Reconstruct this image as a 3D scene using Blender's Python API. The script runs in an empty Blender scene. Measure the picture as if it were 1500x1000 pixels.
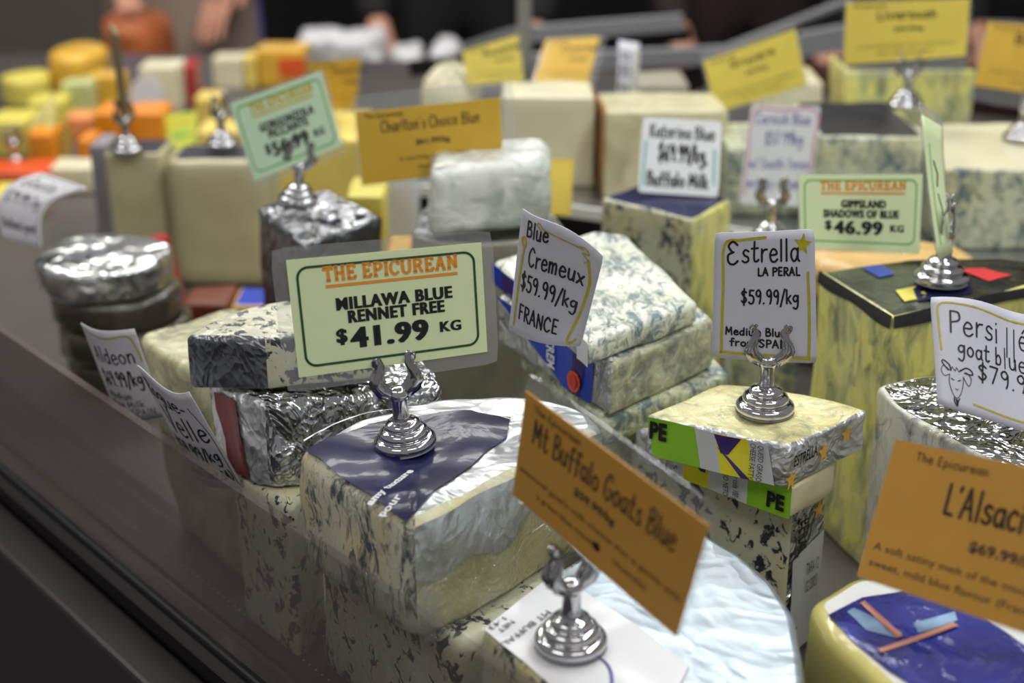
import bpy, bmesh, math, random
import numpy as np
from mathutils import Vector, noise, Matrix

random.seed(7)
SC = bpy.context.scene
COL = SC.collection

# ------------------------------------------------------------------ camera
F, PITCH, H = 2100.0, math.radians(22.0), 0.47
cam_data = bpy.data.cameras.new('camera')
cam = bpy.data.objects.new('camera', cam_data)
COL.objects.link(cam)
cam.location = (0, 0, H)
cam.rotation_euler = (math.pi / 2 - PITCH, 0, 0)
cam_data.sensor_width = 36.0
cam_data.lens = 36.0 * F / 1500.0
cam_data.clip_start = 0.02
cam_data.dof.use_dof = True
cam_data.dof.focus_distance = 0.735
cam_data.dof.aperture_fstop = 5.2
SC.camera = cam

# ------------------------------------------------------------------ world, lights, exposure
w = bpy.data.worlds.new('shop_interior')
SC.world = w
w.use_nodes = True
w.node_tree.nodes['Background'].inputs[0].default_value = (0.80, 0.78, 0.80, 1)
w.node_tree.nodes['Background'].inputs[1].default_value = 0.30
SC.view_settings.view_transform = 'Standard'
SC.view_settings.look = 'None'
SC.view_settings.gamma = 1
SC.view_settings.use_curve_mapping = False
SC.view_settings.exposure = 0.0


def area(name, loc, target, sx, sy, power, col=(1, 1, 1)):
    l = bpy.data.lights.new(name, 'AREA')
    l.shape = 'RECTANGLE'; l.size = sx; l.size_y = sy; l.energy = power; l.color = col
    o = bpy.data.objects.new(name, l)
    COL.objects.link(o)
    o.location = loc
    d = Vector(target) - Vector(loc)
    o.rotation_euler = d.to_track_quat('-Z', 'Y').to_euler()
    return o


area('case_tube_light', (0.45, 0.95, 1.05), (0.15, 0.85, 0.1), 1.5, 0.10, 8.5, (0.96, 1.0, 1.0))
area('case_tube_light', (-0.5, 1.9, 1.1), (-0.4, 1.7, 0.0), 1.6, 0.14, 14, (1.0, 0.98, 0.92))
area('unseen_front_light', (0.5, -0.35, 1.7), (0.25, 0.9, 0.1), 0.9, 0.3, 4.5, (1.0, 0.97, 0.93))
area('unseen_front_light', (-1.0, -0.2, 1.8), (0.1, 0.9, 0.1), 0.9, 0.3, 7.0, (1.0, 0.97, 0.93))  # unseen fill lamp added at left front to brighten the amber card
area('back_fill_light', (-0.4, 2.2, 2.0), (-0.5, 2.9, 0.0), 1.2, 0.3, 16.0, (1.0, 0.95, 0.9))  # unseen fill lamp added to brighten the staff behind the counter

# ------------------------------------------------------------------ pixel <-> world helpers (pinhole of the camera above)
CP, SP = math.cos(PITCH), math.sin(PITCH)


def ray(px, py):
    a, b = (px - 750.0) / F, (500.0 - py) / F
    return Vector((a, CP + b * SP, -SP + b * CP))


def P(px, py, z):
    r = ray(px, py); t = (z - H) / r.z
    return Vector((0, 0, H)) + r * t


def PY(px, py, Y):
    r = ray(px, py)
    return Vector((0, 0, H)) + r * (Y / r.y)


def D(px, py, d):
    return Vector((0, 0, H)) + ray(px, py) * d


# ------------------------------------------------------------------ materials
def mat(name):
    m = bpy.data.materials.new(name)
    m.use_nodes = True
    return m, m.node_tree.nodes, m.node_tree.links, m.node_tree.nodes['Principled BSDF']


def rgb(c, a=1.0):
    """sRGB 0-255 triple to linear"""
    def f(x):
        x /= 255.0
        return x / 12.92 if x <= 0.04045 else ((x + 0.055) / 1.055) ** 2.4
    return (f(c[0]), f(c[1]), f(c[2]), a)


def plain(name, c, rough=0.5, metal=0.0, coat=0.0, var=0.08, scale=60, bump=0.0, bscale=150, spec=0.5, coatr=0.1):
    m, N, L, B = mat(name)
    col = rgb(c)
    tc = N.new('ShaderNodeTexCoord')
    nz = N.new('ShaderNodeTexNoise'); nz.inputs['Scale'].default_value = scale; nz.inputs['Detail'].default_value = 4
    L.new(tc.outputs['Object'], nz.inputs['Vector'])
    rp = N.new('ShaderNodeValToRGB')
    rp.color_ramp.elements[0].position = 0.3; rp.color_ramp.elements[1].position = 0.7
    rp.color_ramp.elements[0].color = (*[x * (1 - var) for x in col[:3]], 1)
    rp.color_ramp.elements[1].color = (*[min(1, x * (1 + var)) for x in col[:3]], 1)
    L.new(nz.outputs['Fac'], rp.inputs['Fac']); L.new(rp.outputs['Color'], B.inputs['Base Color'])
    B.inputs['Roughness'].default_value = rough; B.inputs['Metallic'].default_value = metal
    B.inputs['Coat Weight'].default_value = coat; B.inputs['Coat Roughness'].default_value = coatr
    B.inputs['Specular IOR Level'].default_value = spec
    if bump:
        nb = N.new('ShaderNodeTexNoise'); nb.inputs['Scale'].default_value = bscale; nb.inputs['Detail'].default_value = 5
        nb.inputs['Distortion'].default_value = 1.0
        L.new(tc.outputs['Object'], nb.inputs['Vector'])
        bp = N.new('ShaderNodeBump'); bp.inputs['Strength'].default_value = bump; bp.inputs['Distance'].default_value = 0.004
        L.new(nb.outputs['Fac'], bp.inputs['Height'])
        L.new(bp.outputs['Normal'], B.inputs['Coat Normal' if coat else 'Normal'])
        if coat:
            bp2 = N.new('ShaderNodeBump'); bp2.inputs['Strength'].default_value = bump * .4; bp2.inputs['Distance'].default_value = 0.003
            L.new(nb.outputs['Fac'], bp2.inputs['Height']); L.new(bp2.outputs['Normal'], B.inputs['Normal'])
    return m


def veined(name, base, vein, base2=None, amt=0.5, scale=110, patch=25, stretch=(1, 1, 1), film=0.6, rot=(0, 0, 0), soft=0.06, bump=0.5, fine=True):
    """blue-veined cheese paste under clear film: mould streaks from stretched noise, second tone, wrinkled glossy coat"""
    m, N, L, B = mat(name)
    b, v = rgb(base), rgb(vein)
    b2 = rgb(base2) if base2 else b
    tc = N.new('ShaderNodeTexCoord')
    mp = N.new('ShaderNodeMapping'); mp.inputs['Scale'].default_value = stretch; mp.inputs['Rotation'].default_value = rot
    L.new(tc.outputs['Object'], mp.inputs['Vector'])
    n0 = N.new('ShaderNodeTexNoise'); n0.inputs['Scale'].default_value = 22; n0.inputs['Detail'].default_value = 3
    L.new(tc.outputs['Object'], n0.inputs['Vector'])
    mx0 = N.new('ShaderNodeMix'); mx0.data_type = 'RGBA'
    mx0.inputs['A'].default_value = b; mx0.inputs['B'].default_value = b2
    r0 = N.new('ShaderNodeMapRange'); r0.inputs['From Min'].default_value = .46; r0.inputs['From Max'].default_value = .72
    L.new(n0.outputs['Fac'], r0.inputs['Value']); L.new(r0.outputs['Result'], mx0.inputs['Factor'])
    n1 = N.new('ShaderNodeTexNoise'); n1.inputs['Scale'].default_value = scale; n1.inputs['Detail'].default_value = 4
    n1.inputs['Roughness'].default_value = .55; n1.inputs['Distortion'].default_value = 0.8
    L.new(mp.outputs['Vector'], n1.inputs['Vector'])
    n2 = N.new('ShaderNodeTexNoise'); n2.inputs['Scale'].default_value = patch; n2.inputs['Detail'].default_value = 2
    L.new(mp.outputs['Vector'], n2.inputs['Vector'])
    ad = N.new('ShaderNodeMath'); ad.operation = 'MULTIPLY_ADD'; ad.inputs[1].default_value = 0.55
    L.new(n2.outputs['Fac'], ad.inputs[0]); L.new(n1.outputs['Fac'], ad.inputs[2])
    th = 0.945 - 0.25 * amt
    r1 = N.new('ShaderNodeMapRange'); r1.inputs['From Min'].default_value = th - soft * .75; r1.inputs['From Max'].default_value = th + soft
    L.new(ad.outputs[0], r1.inputs['Value'])
    mx = N.new('ShaderNodeMix'); mx.data_type = 'RGBA'; mx.inputs['B'].default_value = v
    L.new(r1.outputs['Result'], mx.inputs['Factor']); L.new(mx0.outputs['Result'], mx.inputs['A'])
    L.new(mx.outputs['Result'], B.inputs['Base Color'])
    B.inputs['Roughness'].default_value = 0.45
    B.inputs['Coat Weight'].default_value = film; B.inputs['Coat Roughness'].default_value = 0.07
    nb = N.new('ShaderNodeTexNoise'); nb.inputs['Scale'].default_value = 28; nb.inputs['Detail'].default_value = 4
    nb.inputs['Distortion'].default_value = 1.8
    L.new(tc.outputs['Object'], nb.inputs['Vector'])
    bp = N.new('ShaderNodeBump'); bp.inputs['Strength'].default_value = bump; bp.inputs['Distance'].default_value = 0.02
    L.new(nb.outputs['Fac'], bp.inputs['Height']); L.new(bp.outputs['Normal'], B.inputs['Coat Normal'])
    bp2 = N.new('ShaderNodeBump'); bp2.inputs['Strength'].default_value = .35; bp2.inputs['Distance'].default_value = 0.003; bp2.invert = True
    L.new(r1.outputs['Result'], bp2.inputs['Height']); L.new(bp2.outputs['Normal'], B.inputs['Normal'])
    return m


def foil(name, c=(225, 228, 230), rough=0.22, crumple=0.8, cs=55, metal=1.0, wr=14, tint=None):
    m, N, L, B = mat(name)
    B.inputs['Base Color'].default_value = rgb(c)
    B.inputs['Metallic'].default_value = metal; B.inputs['Roughness'].default_value = rough
    tc = N.new('ShaderNodeTexCoord')
    nz = N.new('ShaderNodeTexNoise'); nz.inputs['Scale'].default_value = wr; nz.inputs['Detail'].default_value = 3; nz.inputs['Distortion'].default_value = 1.2
    L.new(tc.outputs['Object'], nz.inputs['Vector'])
    mxv = N.new('ShaderNodeMix'); mxv.data_type = 'VECTOR'; mxv.inputs['Factor'].default_value = 0.06
    L.new(tc.outputs['Object'], mxv.inputs['A']); L.new(nz.outputs['Color'], mxv.inputs['B'])
    vo = N.new('ShaderNodeTexVoronoi'); vo.inputs['Scale'].default_value = cs; vo.feature = 'SMOOTH_F1'; vo.inputs['Smoothness'].default_value = .25
    L.new(mxv.outputs['Result'], vo.inputs['Vector'])
    vo2 = N.new('ShaderNodeTexVoronoi'); vo2.inputs['Scale'].default_value = cs * 3.1
    L.new(mxv.outputs['Result'], vo2.inputs['Vector'])
    ma = N.new('ShaderNodeMath'); ma.operation = 'MULTIPLY_ADD'; ma.inputs[1].default_value = 0.35
    L.new(vo2.outputs['Distance'], ma.inputs[0]); L.new(vo.outputs['Distance'], ma.inputs[2])
    bp = N.new('ShaderNodeBump'); bp.inputs['Strength'].default_value = crumple; bp.inputs['Distance'].default_value = 0.006
    L.new(ma.outputs[0], bp.inputs['Height']); L.new(bp.outputs['Normal'], B.inputs['Normal'])
    return m


def clear(name, gloss=0.12, haze=0.02, hazecol=(200, 205, 210), rough=0.03, bump=0.0, bs=40, grazing=.6):
    """thin clear plastic or glass: see-through, a mirror share that grows at grazing angles, a little dusty scatter"""
    m, N, L, B = mat(name)
    out = N['Material Output']
    N.remove(B)
    tr = N.new('ShaderNodeBsdfTransparent'); tr.inputs[0].default_value = (.97, .98, .98, 1)
    gl = N.new('ShaderNodeBsdfGlossy'); gl.inputs['Roughness'].default_value = rough
    df = N.new('ShaderNodeBsdfDiffuse'); df.inputs[0].default_value = rgb(hazecol)
    fr = N.new('ShaderNodeLayerWeight'); fr.inputs[0].default_value = .5
    pw = N.new('ShaderNodeMath'); pw.operation = 'POWER'; pw.inputs[1].default_value = 4.0
    L.new(fr.outputs['Facing'], pw.inputs[0])
    ma = N.new('ShaderNodeMath'); ma.operation = 'MULTIPLY_ADD'; ma.use_clamp = True; ma.inputs[1].default_value = grazing; ma.inputs[2].default_value = gloss
    L.new(pw.outputs[0], ma.inputs[0])
    m1 = N.new('ShaderNodeMixShader'); L.new(ma.outputs[0], m1.inputs[0]); L.new(tr.outputs[0], m1.inputs[1]); L.new(gl.outputs[0], m1.inputs[2])
    m2 = N.new('ShaderNodeMixShader'); m2.inputs[0].default_value = haze
    L.new(m1.outputs[0], m2.inputs[1]); L.new(df.outputs[0], m2.inputs[2]); L.new(m2.outputs[0], out.inputs[0])
    if bump:
        tc = N.new('ShaderNodeTexCoord')
        nb = N.new('ShaderNodeTexNoise'); nb.inputs['Scale'].default_value = bs; nb.inputs['Detail'].default_value = 4; nb.inputs['Distortion'].default_value = 2
        L.new(tc.outputs['Object'], nb.inputs['Vector'])
        bp = N.new('ShaderNodeBump'); bp.inputs['Strength'].default_value = bump; bp.inputs['Distance'].default_value = 0.01
        L.new(nb.outputs['Fac'], bp.inputs['Height']); L.new(bp.outputs['Normal'], gl.inputs['Normal']); L.new(bp.outputs['Normal'], fr.inputs['Normal'])
    return m


def painted_haze_glass(name):
    """front glass: dust plus a reflection painted as haze, thicker towards the far end"""
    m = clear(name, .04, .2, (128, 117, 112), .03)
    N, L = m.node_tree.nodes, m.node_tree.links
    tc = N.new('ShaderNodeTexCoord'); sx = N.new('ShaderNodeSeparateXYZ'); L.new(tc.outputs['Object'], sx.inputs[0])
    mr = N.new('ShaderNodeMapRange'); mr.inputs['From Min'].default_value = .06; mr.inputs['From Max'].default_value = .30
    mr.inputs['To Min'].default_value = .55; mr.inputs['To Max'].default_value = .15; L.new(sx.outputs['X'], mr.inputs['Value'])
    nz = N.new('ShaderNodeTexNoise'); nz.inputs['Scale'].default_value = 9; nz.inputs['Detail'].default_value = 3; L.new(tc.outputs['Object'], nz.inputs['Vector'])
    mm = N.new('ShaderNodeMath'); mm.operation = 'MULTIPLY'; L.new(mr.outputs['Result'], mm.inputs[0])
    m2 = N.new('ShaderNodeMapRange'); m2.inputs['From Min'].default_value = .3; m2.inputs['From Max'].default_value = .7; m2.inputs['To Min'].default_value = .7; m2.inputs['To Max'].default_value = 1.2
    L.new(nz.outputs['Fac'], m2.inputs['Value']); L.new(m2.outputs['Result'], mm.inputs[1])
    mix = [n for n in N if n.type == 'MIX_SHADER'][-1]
    L.new(mm.outputs[0], mix.inputs[0])  # veiling reflection painted in as a diffuse share
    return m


def emit(name, c, s):
    m, N, L, B = mat(name)
    B.inputs['Base Color'].default_value = (1, 1, 1, 1)
    B.inputs['Emission Color'].default_value = rgb(c); B.inputs['Emission Strength'].default_value = s
    return m


M = dict(
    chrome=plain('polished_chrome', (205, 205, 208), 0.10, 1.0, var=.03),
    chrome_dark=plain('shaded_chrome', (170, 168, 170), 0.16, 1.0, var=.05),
    green=plain('pale_green_card', (228, 238, 186), .45, var=.02, coat=.15),
    mint=plain('mint_card', (216, 242, 208), .45, var=.02, coat=.15),
    gold=plain('ochre_card', (230, 182, 52), .5, var=.03, coat=.1),
    amber=plain('amber_card', (212, 152, 52), .5, var=.03, coat=.1),
    yellow=plain('bright_yellow_card', (244, 218, 92), .5, var=.03, coat=.1),
    white=plain('white_card', (196, 196, 206), .55, var=.02),
    white2=plain('bright_white_card', (236, 240, 242), .55, var=.02),
    grey_card=plain('grey_white_card', (196, 194, 200), .55, var=.02),
    ink=plain('black_ink', (16, 15, 18), .5, var=.02),
    grey_ink=plain('brown_black_ink', (60, 44, 24), .6, var=.02),
    orange_ink=plain('orange_ink', (238, 150, 24), .5, var=.03),
    yellow_ink=plain('yellow_ink', (228, 196, 40), .5, var=.03),
    darkgreen=plain('dark_green_ink', (14, 70, 40), .5, var=.02),
    midgreen=plain('green_ink', (110, 190, 100), .5, var=.02),
    olive=plain('olive_gold_marker', (176, 164, 20), .45, var=.15, scale=400),
    pink_ink=plain('pink_marker', (232, 150, 190), .5, var=.05),
    teal_ink=plain('teal_marker', (130, 200, 200), .5, var=.05),
    blue_ink=plain('violet_blue_ink', (90, 90, 190), .5, var=.05),
    sleeve=clear('clear_card_sleeve', .05, .10, (215, 215, 215)),
    sleeve_f=clear('clear_card_sleeve_front', 0.0, .01, (215, 215, 215), grazing=.2),
    film=clear('cling_film', .10, .06, (225, 230, 225), .10, 1.0, 45, grazing=.5),
    glass=painted_haze_glass('case_glass'),
    pvein=veined('veined_paste_yellow_grey', (214, 212, 186), (78, 92, 100), (216, 198, 136), .52, 190, 42, (1.3, 1.3, .5), soft=.11),
    pvein_dim=veined('veined_paste_grey', (196, 198, 172), (58, 66, 76), (206, 196, 140), .45, 190, 55, (1, 1, .55)),
    pwhite=veined('veined_paste_white', (236, 238, 222), (108, 128, 132), (228, 234, 208), .5, 130, 45, (1.6, .7, 1), rot=(0, 0, .7), soft=.12),
    pgreen=veined('veined_paste_greenish', (212, 216, 184), (104, 122, 124), (220, 218, 170), .55, 120, 40, (1, 1, .8), soft=.14),
    pyellow=veined('veined_paste_yellow', (238, 232, 128), (132, 142, 112), (222, 222, 158), .42, 90, 30, (1, 1, .4), soft=.16, bump=.35),
    pcream=plain('cream_paste', (224, 216, 178), .5, coat=.5, var=.1, scale=30, bump=.3, bscale=30),
    pbuff=veined('veined_paste_peppered', (208, 206, 180), (40, 46, 58), (206, 198, 160), .36, 160, 60, (1, 1, .8), soft=.03),
    prind=veined('yellow_rind', (232, 216, 130), (190, 176, 110), (226, 190, 88), .5, 60, 25, (1, 1, 1), soft=.2),
    cream=plain('cream_wheel_paste', (196, 190, 148), .4, coat=.35, var=.10, scale=18, bump=.25, bscale=20),
    cream2=plain('pale_wheel_paste', (226, 220, 186), .4, coat=.35, var=.06, scale=18, bump=.25, bscale=20),
    rind=plain('brown_rind', (150, 112, 62), .6, var=.3, scale=60),
    darkrind=plain('charcoal_rind', (38, 38, 42), .5, coat=.4, var=.3, scale=80, bump=.4),
    foil=foil('crumpled_foil', (200, 202, 204), .16, 1.0, 70),
    foil_s=foil('smooth_foil', (182, 192, 200), .46, .4, 24, wr=10),
    foil_b=foil('bright_foil', (226, 230, 232), .36, .7, 30, wr=10, metal=.75),
    foil_d=foil('dull_grey_foil', (120, 124, 128), .35, .7, 60),
    foil_p=foil('paper_foil', (214, 216, 218), .38, .8, 60, metal=.6),
    navy=plain('navy_foil_label', (24, 26, 70), .35, coat=.2, var=.25, scale=40, bump=.3, bscale=22, coatr=.10, spec=.2),
    purple=plain('violet_foil_label', (44, 48, 140), .22, metal=.3, coat=.9, var=.5, scale=45, bump=.8, bscale=25, coatr=.06),
    blue=plain('royal_blue_label', (20, 62, 190), .35, coat=.5, var=.05),
    paper=plain('white_label_paper', (232, 232, 234), .5, var=.02, coat=.15),
    paper_lines=plain('grey_white_label', (206, 208, 212), .5, var=.03, coat=.3),
    lime=plain('lime_label', (138, 196, 40), .4, coat=.4, var=.05),
    lemon=plain('lemon_label', (236, 226, 30), .4, coat=.4, var=.05),
    violet=plain('violet_label', (58, 36, 110), .4, coat=.4, var=.05),
    red=plain('red_wax', (176, 26, 34), .4, coat=.4, var=.1),
    redlabel=plain('red_label', (220, 62, 60), .4, coat=.4, var=.1),
    ochre=plain('ochre_cheese', (226, 178, 60), .45, coat=.3, var=.12, scale=20),
    orange=plain('orange_cheese', (240, 148, 26), .4, coat=.4, var=.12, scale=20),
    butter=plain('butter_cheese', (236, 212, 110), .45, coat=.3, var=.08, scale=20),
    lemonc=plain('lemon_cheese', (226, 212, 96), .45, coat=.3, var=.12, scale=20),
    greenc=plain('pale_green_pack', (196, 206, 140), .45, coat=.3, var=.12, scale=20),
    tomato=plain('tomato_pack', (228, 88, 34), .4, coat=.4, var=.12, scale=20),
    peach=plain('peach_cheese', (248, 156, 96), .4, coat=.4, var=.12, scale=20),
    limecard=plain('lime_yellow_card', (222, 232, 90), .5, var=.03),
    brownham=plain('copper_brown_rind', (176, 96, 50), .5, coat=.2, var=.35, scale=14),
    darkwrap=plain('dark_wrapped_rind', (64, 58, 46), .3, coat=1.0, var=.4, scale=30, bump=1.0, bscale=45, coatr=.06),
    case=plain('dark_case_metal', (40, 37, 38), .35, .6, var=.15, scale=8),
    deck=plain('case_deck', (96, 92, 90), .4, .3, var=.1, scale=8),
    black=plain('black_trim', (10, 10, 11), .5, var=.1),
    steel=plain('brushed_steel', (178, 180, 184), .3, .9, var=.06, scale=12),
    rail=plain('grey_rail', (150, 150, 154), .35, .2, var=.1, scale=5),
    whitetrim=plain('white_trim', (222, 222, 216), .4, var=.03),
    ledge=plain('outer_ledge', (64, 58, 58), .35, .3, var=.1, scale=6),
    floor=plain('floor_tile', (84, 80, 84), .5, var=.2, scale=3),
    wall=plain('back_wall_paint', (26, 22, 24), .8, var=.3, scale=2),
    panel=plain('grey_side_panel', (76, 70, 64), .6, var=.15, scale=3),
    wood=plain('dark_red_counter', (58, 30, 30), .5, var=.25, scale=6),
    skin=plain('skin', (206, 150, 124), .5, var=.08, scale=20),
    lavender=plain('lavender_shirt', (150, 140, 220), .8, var=.1, scale=20),
    taupe=plain('taupe_apron', (150, 132, 118), .85, var=.1, scale=15),
    blackcloth=plain('black_clothing', (22, 20, 23), .85, var=.2, scale=15),
    browncloth=plain('dark_brown_clothing', (46, 32, 32), .85, var=.2, scale=15),
    hair=plain('dark_hair', (30, 22, 18), .6, var=.2),
    lamp=emit('lamp_glow', (255, 252, 240), 4.0),
)

# ------------------------------------------------------------------ object helpers
def tag(o, label, cat, group=None, kind=None):
    o['label'] = label
    if cat: o['category'] = cat
    if group: o['group'] = group
    if kind: o['kind'] = kind
    return o


def empty(name, loc, label=None, cat=None, group=None):
    o = bpy.data.objects.new(name, None)
    o.empty_display_size = .01
    COL.objects.link(o); o.location = loc
    if label: tag(o, label, cat, group)
    return o


def mesh(name, verts, faces, m, parent=None, base=None, smooth=True, mats=None, fm=None, label=None):
    """link one mesh; verts are world points, stored relative to the parent's (or own) base point"""
    b = Vector(base) if base is not None else (parent_base(parent) if parent else Vector((0, 0, 0)))
    me = bpy.data.meshes.new(name)
    me.from_pydata([tuple(Vector(v) - b) for v in verts], [], faces)
    for mm in (mats or [m]): me.materials.append(mm)
    if fm: me.polygons.foreach_set('material_index', fm)
    if smooth: me.polygons.foreach_set('use_smooth', [True] * len(me.polygons))
    me.update()
    o = bpy.data.objects.new(name, me)
    COL.objects.link(o)
    if parent:
        o.parent = parent
    else:
        o.location = b
    if label: o['label'] = label
    return o


def parent_base(p):
    b = Vector((0, 0, 0))
    while p:
        b += p.location; p = p.parent
    return b


def struct(o):
    o['kind'] = 'structure'
    return o


def box(c0, c1):
    x0, y0, z0 = c0; x1, y1, z1 = c1
    v = [(x, y, z) for z in (z0, z1) for y in (y0, y1) for x in (x0, x1)]
    f = [(0, 2, 3, 1), (4, 5, 7, 6), (0, 1, 5, 4), (2, 6, 7, 3), (0, 4, 6, 2), (1, 3, 7, 5)]
    return v, f


def bar(p, q, wd, ht, up=(0, 0, 1)):
    """a rectangular bar from p to q, wd across, ht along up"""
    p, q, up = Vector(p), Vector(q), Vector(up)
    d = (q - p).normalized(); s = d.cross(up).normalized() * wd / 2; u = s.cross(d).normalized() * ht / 2
    v = [p - s - u, p + s - u, p + s + u, p - s + u, q - s - u, q + s - u, q + s + u, q - s + u]
    f = [(0, 3, 2, 1), (4, 5, 6, 7), (0, 1, 5, 4), (1, 2, 6, 5), (2, 3, 7, 6), (3, 0, 4, 7)]
    return v, f


def bevelled(o, wd=.001, seg=2):
    b = o.modifiers.new('bevel', 'BEVEL'); b.width = wd; b.segments = seg; b.limit_method = 'ANGLE'
    return o


def join2(*vf):
    V, Fs = [], []
    for v, f in vf:
        n = len(V); V += list(v); Fs += [tuple(i + n for i in ff) for ff in f]
    return V, Fs


# ------------------------------------------------------------------ slab: cheese blocks, wedges, wheels, lofted from rings
class Slab:
    pass


def slab(name, label, cat, pts, h, m, z=None, rc=.004, r=.004, parts=None, amp=.0008, freq=30, crumple=0, cfreq=90,
         group=None, lean=(0, 0), partnames=None, step=.006, tiltz=None, world=False, flat_part='paste', seed=0, taper=0, bulge=0):
    """pts: top outline, clockwise or not; (px,py) with z, (px,py,z), or world xy with world=True. parts: {'top': (part, mat), edge: (part, mat)}"""
    W = []
    for p in pts:
        if world: W.append(Vector((p[0], p[1], p[2] if len(p) > 2 else z)))
        else: W.append(P(p[0], p[1], p[2] if len(p) > 2 else z))
    a2 = sum(W[i].x * W[(i + 1) % len(W)].y - W[(i + 1) % len(W)].x * W[i].y for i in range(len(W)))
    assert a2 < 0 or world or True
    ccw = a2 > 0
    n = len(W)
    A = np.array([[p.x, p.y, 1] for p in W]); bz = np.array([p.z for p in W])
    cf = np.linalg.lstsq(A, bz, rcond=None)[0] if max(bz) - min(bz) > 1e-6 else np.array([0, 0, bz[0]])
    ztop = lambda x, y: cf[0] * x + cf[1] * y + cf[2]
    sgn = 1 if ccw else -1
    ring = []      # (Vector2, edge, outward normal)
    rcs = rc if isinstance(rc, (list, tuple)) else [rc] * n
    for i in range(n):
        a, b, c = W[i - 1].xy, W[i].xy, W[(i + 1) % n].xy
        d1, d2 = (a - b), (c - b)
        k = min(rcs[i], d1.length * .45, d2.length * .45)
        p1, p2 = b + d1.normalized() * k, b + d2.normalized() * k
        for j in range(5):
            t = j / 4
            q = p1 * (1 - t) ** 2 + b * 2 * t * (1 - t) + p2 * t * t
            ring.append((q, (i - 1) % n if t < .5 else i))
        # along edge to next corner
        k2 = min(rcs[(i + 1) % n], d2.length * .45, (W[(i + 2) % n].xy - c).length * .45)
        e = c - d2.normalized() * k2
        L_ = (e - p2).length; ns = max(1, int(L_ / step))
        for j in range(1, ns):
            ring.append((p2.lerp(e, j / ns), i))
    N_ = len(ring)
    nrm = []
    for i in range(N_):
        t = ring[(i + 1) % N_][0] - ring[i - 1][0]
        v = Vector((t.y, -t.x)) * sgn
        nrm.append(v.normalized() if v.length > 1e-9 else Vector((0, 0)))
    cen = sum((q[0] for q in ring), Vector((0, 0))) / N_
    sd = Vector((seed * 3.1, seed * 1.7, seed * 2.3))

    def disp(p, nn):
        v = noise.noise((p + sd) * freq) * amp * 2
        if crumple:
            a = abs(noise.noise((p + sd) * cfreq)); b_ = abs(noise.noise((p + sd) * cfreq * 2.3))
            v += crumple * (a * 1.6 + b_ * .8 - .6)
        return p + nn * v
    V, Fc, Z, E = [], [], [], []
    rings = []

    def add_ring(inset, dz, zone, fac=1.0, nz=0.0):
        idx = []
        tt = dz / h if h else 0
        for (q, e), nn in zip(ring, nrm):
            p2 = q - nn * (inset + taper * tt - bulge * math.sin(math.pi * min(1, tt)))
            p2 = cen + (p2 - cen) * fac
            x, y = p2.x + lean[0] * tt, p2.y + lean[1] * tt
            p = Vector((x, y, ztop(p2.x, p2.y) - dz))
            n3 = Vector((nn.x * (1 - nz), nn.y * (1 - nz), nz if dz < h / 2 else -nz))
            if n3.length > 0: n3.normalize()
            idx.append(len(V)); V.append(disp(p, n3))
        rings.append((idx, zone))
    nst = max(2, min(8, int(max((q[0] - cen).length for q in ring) / step / 1.3)))
    for k in range(1, nst + 1): add_ring(r, 0, 'top', fac=k / nst, nz=1)
    for k in range(1, 4):
        th = k / 3 * math.pi / 2
        add_ring(r * (1 - math.sin(th)), r * (1 - math.cos(th)), 'side', nz=math.cos(th))
    nsd = max(1, min(16, int(h / step)))
    for k in range(1, nsd + 1): add_ring(0, r + (h - 1.6 * r) * k / nsd, 'side')
    add_ring(r * .2, h - .3 * r, 'side'); add_ring(r * .6, h, 'side', nz=.5)
    c0 = len(V); V.append(disp(Vector((cen.x, cen.y, ztop(cen.x, cen.y))), Vector((0, 0, 1))))
    c1 = len(V); V.append(Vector((cen.x + lean[0], cen.y + lean[1], ztop(cen.x, cen.y) - h)))
    fz, fe = [], []

    def addf(f, zone, e):
        Fc.append(f if ccw else tuple(reversed(f))); fz.append(zone); fe.append(e)
    for i in range(N_):
        j = (i + 1) % N_; e = ring[i][1]
        addf((c0, rings[0][0][i], rings[0][0][j]), 'top', e)
        for k in range(len(rings) - 1):
            A_, B_ = rings[k][0], rings[k + 1][0]
            addf((A_[i], B_[i], B_[j], A_[j]), rings[k + 1][1], e)
        L2 = rings[-1][0]
        addf((L2[i], c1, L2[j]), 'bottom', e)
    base = Vector((cen.x + lean[0], cen.y + lean[1], ztop(cen.x, cen.y) - h))
    S = Slab(); S.W = W; S.disp = disp; S.ztop = ztop; S.h = h; S.sgn = sgn; S.lean = lean; S.n = n; S.cen = cen
    parts = parts or {}
    if not parts:
        o = mesh(name, V, Fc, m, base=base); tag(o, label, cat, group); S.o = o
        return S
    root = empty(name, base, label, cat, group); S.o = root
    groups = {}
    for f, zn, e in zip(Fc, fz, fe):
        if zn == 'top': key = parts.get('top', (flat_part, m))
        elif zn == 'bottom': key = (flat_part, m)
        else: key = parts.get(e, (flat_part, m))
        groups.setdefault(key[0], [key[1], []])[1].append(f)
    for pn, (mm, fs) in groups.items():
        used = sorted({i for f in fs for i in f}); rm = {o_: n_ for n_, o_ in enumerate(used)}
        mesh(pn, [V[i] for i in used], [tuple(rm[i] for i in f) for f in fs], mm, root)
    return S


def side_map(S, e, eps=.0006):
    """(s,t) on the side face over outline edge e -> world point, s along the edge, t from top to bottom"""
    a, b = S.W[e], S.W[(e + 1) % S.n]
    d = (b - a).xy
    nn = Vector((d.y, -d.x, 0)).normalized() * S.sgn

    def f(s, t, k=1.0):
        p2 = a.xy.lerp(b.xy, s)
        p = Vector((p2.x + S.lean[0] * t, p2.y + S.lean[1] * t, S.ztop(p2.x, p2.y) - S.h * t))
        return S.disp(p, nn) + nn * eps * k
    return f


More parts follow.
